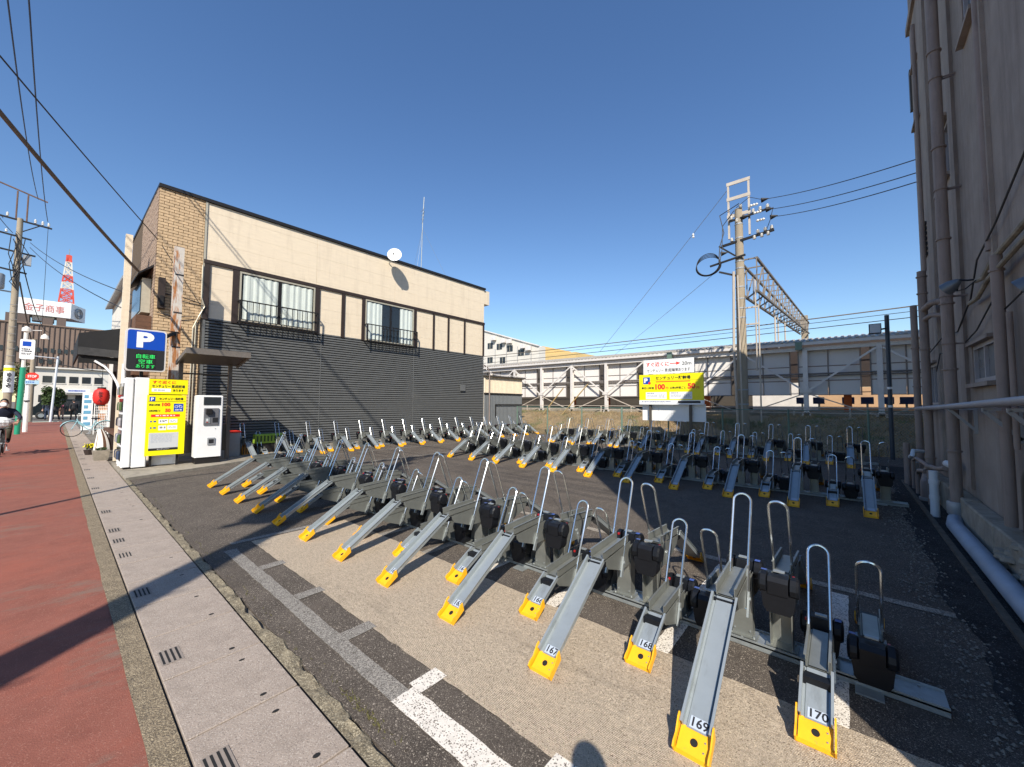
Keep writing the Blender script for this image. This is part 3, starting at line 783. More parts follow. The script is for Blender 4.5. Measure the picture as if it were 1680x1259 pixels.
# shed beside the house
sh = thing('storage_shed', 'small shed with cream ribbed metal above and grey ribbed metal below', 'shed', (14.3, 14.1, 0))
MB().box(14.32, 17.4, 14.16, 17.0, .0, 3.0).build('wall_core', M_WHITEB, sh)
m = MB(); x = 14.32
while x < 17.38: m.prism([(x, 14.16), (x+.02, 14.12), (x+.075, 14.12), (x+.095, 14.16)], 2, 2.16, 3.0); x += .11
m.build('upper_sheet', M_CREAM, sh)
m = MB(); x = 14.32
while x < 17.38: m.prism([(x, 14.16), (x+.02, 14.13), (x+.075, 14.13), (x+.095, 14.16)], 2, .1, 2.1); x += .11
m.build('lower_sheet', mat('shed_grey', (.17, .18, .185), .5, .3, .1, 4), sh)
MB().box(14.25, 17.55, 14.0, 17.1, 3.0, 3.07).build('roof', M_BOOTH, sh)
MB().box(14.3, 17.42, 14.10, 14.155, 2.08, 2.14).build('trim', M_BLKMET, sh)
m = MB(); m.beam((15.1, 14.08, 1.55), (17.3, 14.08, 1.55), .04, .04); m.beam((15.1, 14.08, .95), (15.1, 14.08, 1.55), .04, .04); m.build('hatch_frame', M_BLKMET, sh)
m = MB(); m.tube([(14.55, 14.0, 0), (14.55, 14.0, 3.2), (14.4, 14.0, 3.45), (14.1, 13.98, 3.55)], .03, 8); m.build('drain_pipe', M_PIPE, sh)
m = MB(); m.tube([(14.22, 13.9, 3.9), (14.22, 13.9, 3.3), (14.8, 13.95, 3.12), (17.6, 13.98, 3.1)], .02, 6); m.build('white_pipe', M_STEELW, sh)

# ================================================================== GREY BUILDING ON THE RIGHT
BY = -1.27; BH = 9.72
gb = thing('grey_building', 'tall grey pink stucco building side wall with many drainpipes, in shade', 'building', (1.2, -1.3, 0))
windows = [(6.8, 7.8, 1.90, 2.38, 'b'), (10.45, 11.35, 1.62, 2.40, 'b'), (8.5, 9.35, 5.10, 5.95, 't'), (6.7, 7.35, 6.25, 7.7, 't'), (10.9, 11.45, 7.4, 8.6, 't')]
# wall face pieced round the window openings
def cut_wall(x0, x1, z0, z1, holes, y0, y1):
    m = MB(); xs = sorted(set([x0, x1] + [h[0] for h in holes] + [h[1] for h in holes]))
    for i in range(len(xs)-1):
        a, b = xs[i], xs[i+1]; zc = z0
        for h in sorted([h for h in holes if h[0] <= a and h[1] >= b], key=lambda h: h[2]):
            m.box(a, b, y0, y1, zc, h[2]); zc = h[3]
        m.box(a, b, y0, y1, zc, z1)
    return m
cut_wall(1.25, 11.75, -.2, BH, windows, BY-.16, BY).build('wall', M_STUCCO, gb)
MB().box(1.26, 11.74, -9.5, BY-.17, -.2, BH-.02).build('wall_core', M_STUCCO, gb)
MB().box(1.2, 11.86, -9.6, BY+.05, BH, BH+.16).build('parapet', M_STUCCO, gb)
MB().box(10.35, 11.80, -6, BY-.001, BH+.161, BH+1.2).build('stair_tower', M_STUCCO, gb)
MB().box(11.751, 11.88, BY-.5, BY+.03, 8.0, 8.9).build('end_sign_board', M_BOOTH, gb)
nb = thing('rear_shade_block', 'unseen stucco block added behind the grey building to shade the station wall', 'building', (18, -8, 0))  # out-of-view block, added only to throw shade on the station wall
MB().box(12.3, 16.4, -12, -2.65, -.2, 12.6).build('wall', M_STUCCO, nb); MB().box(12.25, 16.45, -12, -2.6, 12.6, 12.75).build('parapet', M_STUCCO, nb)
for x0, x1, z0, z1, k in windows:
    f = MB(); y = BY-.062
    f.box(x0+.002, x1-.002, y, y+.05, z1-.05, z1-.002); f.box(x0+.002, x1-.002, y, y+.05, z0+.002, z0+.05)
    f.box(x0+.002, x0+.045, y, y+.05, z0+.05, z1-.05); f.box(x1-.045, x1-.002, y, y+.05, z0+.05, z1-.05)
    f.box((x0+x1)/2-.02, (x0+x1)/2+.02, y, y+.045, z0+.05, z1-.05)
    w = f.build('window', M_PIPEW, gb)
    MB().box(x0+.045, x1-.045, y+.012, y+.016, z0+.05, z1-.05).build('pane', mat('frosted_pane', (.16, .17, .18), .25, 0, .3, 3), w)
    MB().box(x0-.04, x1+.04, BY+.001, BY+.07, z0-.06, z0-.01).build('sill', M_STUCCO, w)
    MB().box(x0-.04, x1+.04, BY+.001, BY+.055, z1+.0, z1+.045).build('head_trim', M_STUCCO, w)
# pilaster strips
for a, b, z1 in ((6.45, 6.6, 9.6), (8.0, 8.3, 9.6), (9.9, 10.1, 9.6)):
    MB().box(a, b, BY+.0005, BY+.035, .5, z1).build('pilaster', M_STUCCO, gb)
# ledge (foundation) with broken blocks
x = 1.2
while x < 10.6:
    x2 = min(x+random.uniform(.8, 1.4), 10.6); lg = MB(); lg.cbox(x+.004, x2-.004, BY+.001, -1.10+random.uniform(-.012, .012), -.1, .40+random.uniform(-.012, .012), .015); x = x2
    lg.build('foundation_block', M_CONC, gb)
m = MB()
for i in range(26):
    x = random.uniform(5.0, 6.0); z = random.uniform(.05, .36); s_ = random.uniform(.05, .11)
    MB().lathe([(s_*.3, -s_*.4), (s_, -s_*.1), (s_*.9, s_*.25), (s_*.3, s_*.4)], (x, -1.12+random.uniform(-.03, .01), z), 7).build('rubble_stone', M_CONC, gb, True)
# drain pipes
def dpipe(pts, r, m_, name='drain_pipe', collars=(), cl=1.25):
    o = MB().tube(pts, r, 12).build(name, m_, gb, True)
    if collars:
        c = MB()
        for z in collars: c.lathe([(r*1.0, -.012), (r*cl, -.01), (r*cl, .01), (r*1.0, .012)], (pts[0][0], pts[0][1], z), 12)
        c.build('collar', m_, o)
    return o
def strap(x, z, r=.085, y=-1.1):
    m = MB(); m.lathe([(r, -.008), (r, .008)], (x, y, z), 12); m.box(x-.008, x+.008, BY, y-.02, z-.008, z+.008)
    m.box(x+r*.6, x+r*.6+.012, BY, y, z-.01, z+.01); return m
p = dpipe([(7.87, -1.08, .1), (7.87, -1.08, 8.2), (7.87, -1.14, 8.4), (7.87, -1.26, 8.5)], .062, M_PIPE, collars=(.32, 1.0, 2.1, 3.0, 3.9, 5.2, 6.6))
for z in (2.45, 3.1, 4.6, 6.2): strap(7.87, z, .074, -1.08).build('strap', M_PIPE, p)
p = dpipe([(9.95, -1.08, .5), (9.95, -1.08, 4.0)], .06, M_PIPE, collars=(.7, 1.5, 2.6, 3.6, 3.9))
p = dpipe([(9.95, -1.12, 4.0), (9.95, -1.12, 8.6)], .03, M_PIPE)
m = MB(); m.tube([(9.95, -1.08, 3.3), (9.6, -1.14, 3.35), (9.5, -1.26, 3.35)], .05, 10); m.tube([(9.95, -1.08, 3.12), (9.65, -1.14, 3.15), (9.55, -1.26, 3.12)], .04, 10); m.build('pipe_bend', M_PIPE, gb, True)
p = dpipe([(11.6, -1.12, .3), (11.6, -1.12, 3.7)], .055, M_PIPE, collars=(.9, 2.0, 2.8))
p = dpipe([(6.02, -1.17, .45), (6.02, -1.17, 3.1)], .045, M_PIPE, collars=(2.95, 1.55))
p = dpipe([(5.86, -1.2, 1.2), (5.86, -1.2, 2.5)], .022, M_PIPE)
p = dpipe([(6.55, BY+.03, 3.3), (6.55, BY+.03, 9.8)], .04, M_PIPE)
# horizontal pale pipe on brackets
p = dpipe([(11.0, -1.05, 1.55), (8.6, -1.05, 1.58), (4.0, -1.02, 1.66)], .038, M_PIPEW, 'horizontal_pipe')
m = MB()
for x in (7.7, 6.0, 5.2):
    m.beam((x, BY, 1.57), (x, -1.02, 1.57), .03, .03); m.beam((x, BY+.01, 1.28), (x, -1.03, 1.56), .03, .03); m.box(x-.015, x+.015, BY, BY+.03, 1.25, 1.57)
m.build('bracket', M_GTRANS, p)
# conduits crossing the wall towards the spot lamps
m = MB(); m.tube([(7.0, -1.2, 3.08), (6.6, -1.19, 3.02), (6.2, -1.19, 3.12), (5.2, -1.19, 3.16), (4.2, -1.19, 3.2)], .028, 8)
m.tube([(7.35, -1.2, 2.88), (6.9, -1.19, 2.86), (6.4, -1.18, 2.95), (5.2, -1.18, 3.02), (4.2, -1.18, 3.08)], .024, 8); m.build('conduit', M_CONC, gb, True)
m = MB(); m.tube([(10.9, -1.23, 2.6), (9.4, -1.22, 2.72), (8.3, -1.23, 2.66), (7.4, -1.22, 2.95), (6.9, -1.2, 3.3), (6.2, -1.22, 3.5), (5.0, -1.23, 3.9)], .009, 5)
m.tube([(7.9, -1.23, 2.45), (7.2, -1.22, 2.52), (6.6, -1.22, 2.7), (6.3, -1.22, 2.78)], .008, 5); m.tube([(6.0, -1.2, 2.55), (5.6, -1.22, 2.62), (5.0, -1.22, 2.75)], .008, 5)
m.tube([(9.9, -1.2, 2.2), (9.7, -1.23, 2.5), (9.3, -1.23, 2.44), (8.7, -1.22, 2.6)], .008, 5)
m.build('black_cable', M_WIRE, gb)
# wall grille vent
m = MB()
for i in range(7): m.box(10.75, 11.1, BY+.001, BY+.03, 4.5+i*.1, 4.56+i*.1)
m.build('vent_grille', M_BLKMET, gb)
# ground level pipework
gp = thing('ground_drain_pipe', 'thick blue grey drainpipe lying on the ground along the grey building', 'pipe', (6, -1.0, 0))
MB().tube([(7.87, -1.06, .10), (7.5, -1.0, .09), (4.6, -.99, .085), (1.4, -.98, .085)], .078, 14).build('pipe_run', M_PIPEB, gp, True)
MB().lathe([(.08, .0), (.088, .01), (.088, .16), (.08, .17)], (7.87, -1.07, .16), 14).build('joint', M_GTRANS, gp, True)
t = thing('pvc_standpipe', 'short white plastic standpipe beside the tall drainpipe', 'pipe', (8.35, -.92, 0))
MB().tube([(8.35, -.93, 0), (8.35, -.93, .66)], .05, 12).build('pipe', M_PIPEN, t, True)
MB().lathe([(.051, -.03), (.056, -.028), (.056, .028), (.051, .03)], (8.35, -.93, .28), 12).lathe([(.051, -.03), (.056, -.028), (.056, .028), (.051, .03)], (8.35, -.93, .50), 12).build('collar', M_PIPEN, t, True)
t = thing('pipe_cluster', 'tangle of old grey water pipes and elbows at the foot of the grey building', 'pipes', (10.6, -1.0, 0))
m = MB()
m.tube([(11.3, -.9, 0), (11.3, -.9, .85)], .05, 10); m.tube([(9.95, -1.08, .55), (9.95, -1.05, .42), (9.6, -.98, .30), (9.6, -.98, 0)], .075, 12)
m.tube([(10.9, -.95, .0), (10.9, -.95, .55), (10.6, -.97, .62), (10.0, -1.0, .6), (9.3, -1.0, .6)], .03, 8); m.tube([(9.3, -1.0, .62), (9.0, -1.05, .62), (8.6, -1.08, .68)], .035, 8)
m.tube([(10.3, -.95, .0), (10.3, -.95, .38), (10.1, -.95, .45), (9.8, -1.0, .48)], .035, 8); m.tube([(9.3, -1.02, .0), (9.3, -1.02, .55)], .06, 10)
m.build('pipe_run', M_PIPE, t, True)
m = MB(); m.tube([(11.0, -1.1, .72), (10.8, -.95, .74), (10.75, -.93, .66), (10.95, -.92, .60)], .035, 10); m.build('elbow', M_PIPEN, t, True)
m = MB(); m.tube([(8.3, -1.15, .74), (8.75, -1.12, .74)], .05, 10); m.build('white_stub', M_PIPEN, t, True)
m = MB(); m.tube([(11.05, -1.0, 0), (11.05, -1.0, .5)], .045, 10); m.tube([(9.6, -.98, .02), (9.6, -.98, .07)], .095, 12); m.build('dark_pipe', M_GTRANS, t, True)
t = thing('wall_conduit_box', 'dark upright duct against the grey wall at the right edge', 'duct', (5.25, -1.1, .4))
m = MB(); m.tube([(5.3, -1.16, .40), (5.3, -1.16, .98), (5.22, -1.16, 1.07), (4.9, -1.16, 1.08)], .07, 12); m.build('duct', M_BOOTH, t, True)
def spot(name, label, x, y, z, dirx):
    t = thing(name, label, 'lamp', (x, y, z))
    m = MB(); m.lathe([(.018, 0), (.038, .02), (.070, .085), (.084, .16), (.080, .16)], (0, 0, 0), 16)
    d = Vector(dirx).normalized(); q = Vector((0, 0, 1)).rotation_difference(d)
    m.v = [tuple(q @ Vector(p) + Vector((x, y, z))) for p in m.v]; m.build('shade', mat('lamp_shade_grey', (.16, .18, .2), .4, .4), t, True)
    m = MB(); m.tube([(x, y, z), (x-.06, y-.05, z-.03), (x-.15, BY, z-.05)], .012, 6); m.tube([(x+.02, y, z), (x+.05, y+.02, z-.12), (x-.12, y-.02, z-.14), (x-.3, BY+.04, z-.02)], .007, 5); m.build('arm', M_BLKMET, t)
spot('spot_lamp', 'small grey metal spotlight on the wall beside the tall drainpipe', 7.02, -1.08, 3.12, (.55, .65, -.5))
spot('spot_lamp', 'small grey metal spotlight on the wall at the right edge', 4.60, -1.14, 2.56, (.3, .7, -.5))

# ================================================================== BEHIND THE LOT
FX = 16.8
fe = thing('mesh_fence', 'green wire mesh fence on thin green posts behind the far racks', 'fence', (FX, 4, 0))
for y in (-2.6, -.51, 1.57, 3.66, 5.72, 7.80, 9.88, 11.94, 14.0):
    MB().tube([(FX, y, 0), (FX, y, 1.46)], .032 if abs(y-7.8) > .1 else .045, 8).build('post', M_FENCEG, fe, True)
MB().tube([(FX, -3, 1.43), (FX, 14, 1.43)], .017, 6).build('top_rail', M_FENCEG, fe)
m = MB(); y = -4.3; w = .0022
while y < 14:
    for s_ in (1, -1):
        a, b = (y, y+1.36) if s_ > 0 else (y+1.36, y)
        a1, b1 = max(-2.9, min(14, a)), max(-2.9, min(14, b))
        if a1 == b1: continue
        za = .05 + 1.36*(a1-a)/(b-a); zb = .05+1.36*(b1-a)/(b-a)
        m.beam((FX+s_*.003, a1, za), (FX+s_*.003, b1, zb), w*2, w*2)
    y += .085
o = m.build('wire_mesh', M_MESHW, fe); o['kind'] = 'stuff'

# big sign board
SX = 16.2
sg = thing('parking_sign_board', 'large yellow bicycle parking price board on two dark posts', 'sign', (SX, 5.5, 0))
for y in (6.28, 4.68): MB().box(SX+.05, SX+.14, y-.045, y+.045, 0, 3.45).build('post', M_BOOTH, sg)
wp = MB().box(SX-.01, SX+.03, 4.50, 6.47, 2.87, 3.46).build('white_panel', M_SIGNW, sg)
text('すぐ近くに', .95, .19, (SX-.012, 5.93, 3.27), '-X', M_RED, wp, bold=.02)
ar = MB(); ar.box(SX-.013, SX-.011, 5.14, 5.42, 3.255, 3.285); ar.add([(SX-.012, 5.17, 3.20), (SX-.012, 5.0, 3.27), (SX-.012, 5.17, 3.34)], [(0,1,2)]); ar.build('arrow', M_RED, wp)
text('20m', .36, .14, (SX-.012, 4.77, 3.25), '-X', M_INK, wp, bold=.01)
text('センチュリー 第2駐輪場あります', 1.72, .145, (SX-.012, 5.5, 3.01), '-X', M_INK, wp, bold=.01)
yp = MB().box(SX-.02, SX+.045, 4.16, 6.70, 1.78, 2.845).build('yellow_panel', M_SIGNY, sg)
MB().box(SX-.018, SX+.043, 4.15, 6.71, 1.60, 1.779).build('white_strip', M_SIGNW, sg)
XF = SX-.0225
q = MB().box(XF, SX-.0205, 6.24, 6.53, 2.45, 2.74).build('blue_square', M_BLUE, yp); text('P', .15, .2, (XF-.001, 6.41, 2.60), '-X', M_SIGNW, q, bold=.04)
o_ = MB().lathe([(.055, 0), (.055, .002)], (XF-.004, 6.26, 2.49), 16, 0).build('badge', M_RED, yp)
text('センチュリー駐輪場', 1.38, .15, (XF, 5.32, 2.69), '-X', M_INK, yp, bold=.03)
MB().box(XF, SX-.0205, 4.64, 6.0, 2.52, 2.555).build('red_rule', M_RED, yp)
MB().box(XF, SX-.0205, 4.2, 6.66, 2.590, 2.596).build('thin_rule', M_INK, yp)
text('最初12時間', .52, .10, (XF, 6.34, 2.28), '-X', M_INK, yp, bold=.02)
text('100', .40, .23, (XF, 5.82, 2.33), '-X', M_RED, yp, bold=.05)
text('円', .1, .1, (XF, 5.54, 2.27), '-X', M_RED, yp, bold=.02)
text('以降6時間ごと', .62, .10, (XF, 5.12, 2.28), '-X', M_INK, yp, bold=.02)
text('50', .29, .23, (XF, 4.60, 2.34), '-X', M_RED, yp, bold=.05)
text('円', .1, .1, (XF, 4.37, 2.27), '-X', M_RED, yp, bold=.02)
def fineprint(x0, z0, wdt, rows, m_, par, face, seed, rowh=.03):
    """illegible small print: short bars of uneven length"""
    rnd = random.Random(seed); mm = MB()
    for i in range(rows):
        a = 0
        while a < wdt*rnd.uniform(.75, 1):
            w = rnd.uniform(.02, .07); w = min(w, wdt-a)
            if w < .01: break
            zz = z0 - i*rowh*1.6
            if face == '-X': mm.box(XF-.004, XF-.0028, x0-a-w, x0-a, zz-rowh/2, zz+rowh/2)
            else: mm.box(x0+a, x0+a+w, YF-.004, YF-.0028, zz-rowh/2, zz+rowh/2)
            a += w + rnd.uniform(.01, .03)
    return mm.build('fine_print', m_, par)
for y0, sd_ in ((6.42, 1), (5.44, 2)):
    q = MB().box(XF-.002, SX-.0205, y0-.86, y0, 1.82, 2.11).build('info_box', M_SIGNW, yp)
    fineprint(y0-.06, 2.07, .3, 1, M_BLUEST, q, '-X', sd_, .03); fineprint(y0-.06, 2.0, .45, 4, M_GREYT, q, '-X', sd_+5, .018); fineprint(y0-.56, 2.0, .26, 3, M_GREYT, q, '-X', sd_+9, .03)
ws = [c for c in sg.children if c.name.startswith('white_strip')][0]
fineprint(6.6, 1.73, 1.3, 1, M_BLUEST, ws, '-X', 20, .02); fineprint(6.6, 1.67, 1.2, 1, M_GREYT, ws, '-X', 21, .018)
MB().box(XF, SX-.0185, 4.28, 5.12, 1.665, 1.745).build('dark_strip', M_INK, ws)
for a, b in ((6.66, 5.98), (5.97, 5.36), (5.35, 4.78), (4.77, 4.15)):
    MB().box(SX+.20, SX+.23, b, a, .93, 1.62).build('lower_board', M_SIGNW, sg)

# lamp post with flood light
t = thing('flood_light_post', 'dark slim post with a square flood light behind the far racks', 'lamp post', (16.3, -1.0, 0))
MB().tube([(16.3, -1.0, 0), (16.3, -1.0, 4.35)], .055, 12).build('pole', mat('slate_paint', (.05, .065, .085), .5, .2), t, True)
m = MB(); m.box(16.0, 16.14, -.86, -.58, 3.78, 4.08); m.build('lamp_head', M_BLKMET, t)
MB().box(15.992, 15.999, -.84, -.60, 3.80, 4.06).build('lens', M_PIPEN, t)
MB().beam((16.12, -.74, 3.9), (16.3, -1.0, 3.95), .04, .05).build('arm', M_BLKMET, t)
MB().lathe([(.057, 0), (.058, .02), (.057, .07)], (16.3, -1.0, 1.55), 12).lathe([(.057, 0), (.058, .02), (.057, .07)], (16.3, -1.0, 2.1), 12).build('band', M_SIGNW, t, True)

# concrete railway pole
PX, PY = 18.5, 3.25
cp = thing('concrete_pole', 'tall concrete utility pole with insulators and a steel frame on top', 'utility pole', (PX, PY, .2))
MB().tube([(PX, PY, .2), (PX, PY, 9.9)], .215, 16, .145).build('shaft', M_CPOLE, cp, True)
m = MB()
for y in (3.62, 2.86): m.box(PX-.04, PX+.04, y-.035, y+.035, 8.7, 11.1)
for z in (11.02, 10.35, 9.6): m.box(PX-.05, PX-.01, 2.8, 3.68, z, z+.14)
m.build('top_frame', M_STEELR, cp)
m = MB(); m.beam((PX-.1, 3.9, 8.42), (PX-.1, 2.0, 8.62), .09, .09); m.beam((PX-.2, 4.35, 7.62), (PX-.2, 3.0, 7.82), .07, .07)
m.beam((PX-.1, 3.6, 9.42), (PX-.1, 2.1, 9.55), .07, .07); m.beam((PX-.1, 4.0, 8.45), (PX-.1, 3.4, 7.9), .06, .06); m.beam((PX-.2, 4.0, 7.3), (PX-.1, 3.3, 7.0), .06, .07); m.build('cross_arm', M_BLKMET, cp)
ins = MB(); prof = [(.03, 0), (.07, .02), (.04, .05), (.07, .07), (.04, .10), (.065, .12), (.03, .16)]
for (y, z) in ((2.2, 9.57), (2.45, 9.55), (2.7, 9.53), (3.5, 9.46), (3.15, 9.88), (2.08, 8.66), (2.3, 8.64), (2.55, 8.62), (2.2, 8.44), (2.42, 8.42), (2.68, 8.40), (3.5, 8.52), (3.3, 9.3)):
    ins.lathe(prof, (PX-.12, y, z), 9)
for (y, z) in ((2.72, 9.85), (2.6, 9.5), (2.5, 9.15)):
    ins.lathe([(.03, -.2), (.06, -.15), (.03, -.1), (.06, -.05), (.03, 0), (.06, .05), (.03, .1)], (PX-.12, y, z), 9, 1)
ins.build('insulator', M_PORC, cp, True)
m = MB()
for (y, z) in ((2.33, 9.95), (2.18, 9.5), (2.04, 9.15), (3.0, 9.45), (3.85, 8.1)):
    m.lathe([(.015, -.18), (.10, .05), (.10, .08)], (PX-.12, y, z), 8, 1)
m.build('cable_boot', M_BLKMET, cp)
m = MB(); m.tube([(PX-.2, 3.4, .3), (PX-.22, 3.5, 4), (PX-.2, 3.45, 7.2)], .05, 6); m.tube([(PX-.2, 3.25, .4), (PX-.23, 3.3, 7.0)], .03, 6); m.build('riser_pipe', M_STEELR, cp, True)
m = MB(); m.tube([(PX, 2.72, 3.0), (PX, 2.72, 6.75), (PX, 3.0, 6.8)], .028, 6)
for z in (4.9, 5.6): m.box(PX-.03, PX+.03, 2.62, 3.1, z, z+.06)
m.tube([(PX, 2.62, .9), (PX, 2.62, 5.7)], .028, 6); m.build('ladder_rail', M_STEELR, cp)
m = MB()
for z in (5.2, 5.6, 6.0, 6.5, 7.6, 8.6, 9.2, 1.6, 2.2, 7.3):
    rr = .215-.07*z/9.9+.006; m.lathe([(rr, 0), (rr+.006, .01), (rr+.006, .05), (rr, .06)], (PX, PY, z), 14)
m.build('band', M_GTRANS, cp)
m = MB()
for k in range(4):                                                   # coil of spare cable hanging beside the pole
    pts = []
    for i in range(37):
        a = 2*math.pi*i/36; pts.append((PX-.25+.02*k, 4.42+(.46+.015*k)*math.cos(a), 7.72+(.47-.02*k)*math.sin(a)-.03*k))
    m.tube(pts, .016, 5)
m.tube([(PX-.3, 3.98, 7.7), (PX-.2, 3.95, 8.4), (PX-.1, 3.8, 9.0), (PX-.1, 3.95, 9.8), (PX-.1, 3.2, 10.1)], .02, 5)
m.tube([(PX-.3, 3.95, 7.6), (PX-.2, 3.86, 8.3), (PX-.1, 3.85, 9.3), (PX-.1, 3.4, 9.85)], .016, 5)
m.tube([(PX-.2, 3.3, 9.9), (PX-.3, 2.8, 10.15), (PX-.2, 2.3, 9.9)], .012, 5); m.tube([(PX-.2, 2.0, 9.5), (PX-.4, 2.1, 8.9), (PX-.2, 2.3, 8.5)], .012, 5)
m.build('coiled_cable', M_WIRE, cp)
# lattice beam over the tracks
lb = thing('catenary_beam', 'long steel lattice beam running from the concrete pole over the tracks', 'lattice beam', (PX+.3, 3.1, 6))
x0, x1 = PX+.25, 43.0; t0, t1, b0, b1 = 7.75, 8.9, 6.35, 7.95
def lv(x, w): f = (x-x0)/(x1-x0); return (t0+(t1-t0)*f, b0+(b1-b0)*f, 3.0-.35*f)
ch = MB(); dg_ = MB(); n = 16
for s_ in (-.32, .32):
    for k, (za, zb) in enumerate(((t0, t1), (b0, b1))): MB().beam((x0, 3.0+s_, za), (x1, 2.65+s_, zb), .09, .09).build('chord', mat('dark_chord', (.17, .145, .12), .7, .1, .2, 4), lb)
for i in range(n):
    xa = x0+(x1-x0)*i/n; xb = x0+(x1-x0)*(i+1)/n; ta, ba, ya = lv(xa, 0); tb, bb, yb = lv(xb, 0)
    for s_ in (-.32, .32):
        dg_.beam((xa, ya+s_, ta), (xa, ya+s_, ba), .04, .04, (1,0,0))
        dg_.beam((xa, ya+s_, ba), (xb, yb+s_, tb), .045, .045)
    dg_.beam((xa, ya-.32, ta), (xa, ya+.32, ta), .05, .05); dg_.beam((xa, ya-.32, ba), (xb, yb+.32, bb), .05, .05)
dg_.build('lattice_bar', mat('dull_lattice', (.24, .205, .17), .7, .1, .3, 4), lb)
m = MB(); m.box(43.0, 43.5, 2.4, 2.9, 1, 9.6); m.build('far_column', M_CPOLE, lb)
m = MB()
for x, y in ((25, 2.8), (27.2, 2.9), (28.5, 2.7)): m.tube([(x, y, 4.9), (x, y, 6.7)], .04, 6)
m.build('hanger', M_STEELR, lb)

# ================================================================== STATION
stn = thing('station_platform_wall', 'white panelled railway platform wall under a long low canopy roof', 'station', (22.3, 5, 1.0))
MB().box(22.6, 28.5, -30, 45, .9, 1.32).build('platform_slab', M_CONC, stn)
m = MB(); m.prism([(21.82, 4.36), (21.82, 4.47), (24.6, 4.95), (24.9, 4.93), (24.9, 4.84), (24.6, 4.85)], 1, -30, 45); m.build('canopy', M_ROOFM, stn)
m = MB(); y = -12
while y < 40: m.prism([(21.77, 4.47), (24.6, 4.952), (24.6, 4.995), (21.77, 4.525)], 1, y, y+.10); y += .24
o = m.build('roof_rib', M_ROOFM, stn); o['kind'] = 'stuff'
MB().box(21.72, 21.82, -30, 45, 4.30, 4.42).build('gutter', M_STEELW, stn)
MB().box(21.90, 21.99, -30, 45, 4.06, 4.22).build('roof_beam', M_STEELW, stn)
m = MB(); m.box(21.66, 21.82, 7.15, 7.4, 4.10, 4.45); m.box(21.66, 21.82, 1.45, 1.7, 4.10, 4.45); m.build('gutter_box', M_FENCEG, stn)
pme = MB().box(0, .03, 0, 1.02, 0, .60).mesh('panel', M_PANEL); 
pm2 = MB().box(0, .03, 0, 1.02, 0, .74).mesh('panel', M_PANEL)
o0 = origin(stn)
bay = 2.45
for b in range(-7, 14):
    y0 = 1.70+.02 + b*bay - bay + .0                                  # opening lies between y0-? and y0
    ys0 = 1.94 + b*bay                                               # bay spans from this opening edge to the next opening
    for c in range(2):
        ya = ys0 + .04 + c*1.07
        for z, me in ((2.09, pme), (2.735, pme), (3.38, pm2)):
            inst(me, 'panel', stn, (22.16-o0.x+random.uniform(-.004, .004), ya-o0.y, z-o0.z))
f = MB()
for b in range(-7, 14):
    ys0 = 1.94 + b*bay
    for yy in (ys0, ys0+1.07, ys0+2.14): f.box(22.13, 22.20, yy-.012 , yy+.028, 2.05, 4.15)
    for zz in (2.06, 2.70, 3.35, 4.12): f.box(22.14, 22.195, ys0, ys0+2.17, zz, zz+.028)
f.build('panel_frame', M_PANELF, stn)
m = MB(); m.tube([(22.08, -30, 3.02), (22.08, 45, 3.02)], .04, 6); m.tube([(22.08, -30, 2.93), (22.08, 45, 2.93)], .025, 6); m.build('cable_rail', M_PANELF, stn)
# white columns with braces
for k in range(-3, 9):
    y = 1.37 + bay*k
    c = MB(); c.box(21.86, 21.875, y-.09, y+.09, 1.12, 4.12); c.box(21.876, 22.01, y-.012, y+.012, 1.12, 4.12); c.box(22.011, 22.025, y-.09, y+.09, 1.12, 4.12)
    c.box(21.80, 22.09, y-.22, y+.22, 1.06, 1.12); c.prism([(y-.2, 1.12), (y+.2, 1.12), (y+.11, 1.3), (y-.11, 1.3)], 0, 21.86, 22.02)
    co = c.build('column', M_STEELW, stn)
    if k % 2 == 0:
        for s_ in (-1, 1):
            MB().beam((21.83, y+s_*.12, 2.30), (21.83, y+s_*(bay-.1), 4.0), .05, .075).build('brace', M_STEELW, co)
            MB().beam((21.83, y+s_*.12, 2.1), (21.83, y+s_*(bay-.1), 1.2), .03, .045).build('low_brace', M_STEELR, co)
        MB().box(21.83, 21.855, y-.22, y+.22, 2.18, 2.36).build('gusset', M_STEELW, co)
m = MB()
for z in (1.50, 1.27): m.tube([(21.5, -12, z), (21.5, 28, z)], .022, 6)
y = -11.5
while y < 28: m.box(21.47, 21.53, y-.03, y+.03, 1.0, 1.52); y += 1.9
m.build('guard_rail', M_STEELR, stn)
for y in (14.6, 12.0, 5.9, -.05, 9.0):
    MB().box(23.6, 23.85, y-.14, y+.14, 1.3, 4.4).build('orange_post', M_ORANGE, stn)
MB().box(28.0, 28.2, -30, 1.2, 1.32, 2.6).build('back_wall', M_TAN, stn)
MB().box(28.05, 28.15, -30, 4.4, 2.91, 5.3).build('upper_back_wall', M_BROWN, stn)
MB().box(28.05, 28.15, -30, 1.2, 2.61, 2.905).build('upper_back_wall', M_BROWN, stn)
MB().box(28.0, 28.2, 1.2, 4.4, 1.32, 2.9).build('white_back_wall', M_STEELW, stn)
MB().box(28.0, 28.2, 4.4, 40, 1.32, 5.3).build('dark_back_wall', M_BOOTH, stn)
st = thing('platform_seat', 'blue moulded platform seat seen under the station panels', 'seat', (25.6, 1.8, 1.32), 0, 'blue seats on the station platform')
MB().cbox(25.5, 25.9, 1.55, 2.02, 1.68, 1.74, .02).build('seat', M_SEAT, st); MB().cbox(25.48, 25.54, 1.55, 2.02, 1.74, 2.02, .02).build('backrest', M_SEAT, st)
MB().box(25.68, 25.74, 1.74, 1.82, 1.32, 1.68).build('leg', M_GALV, st)
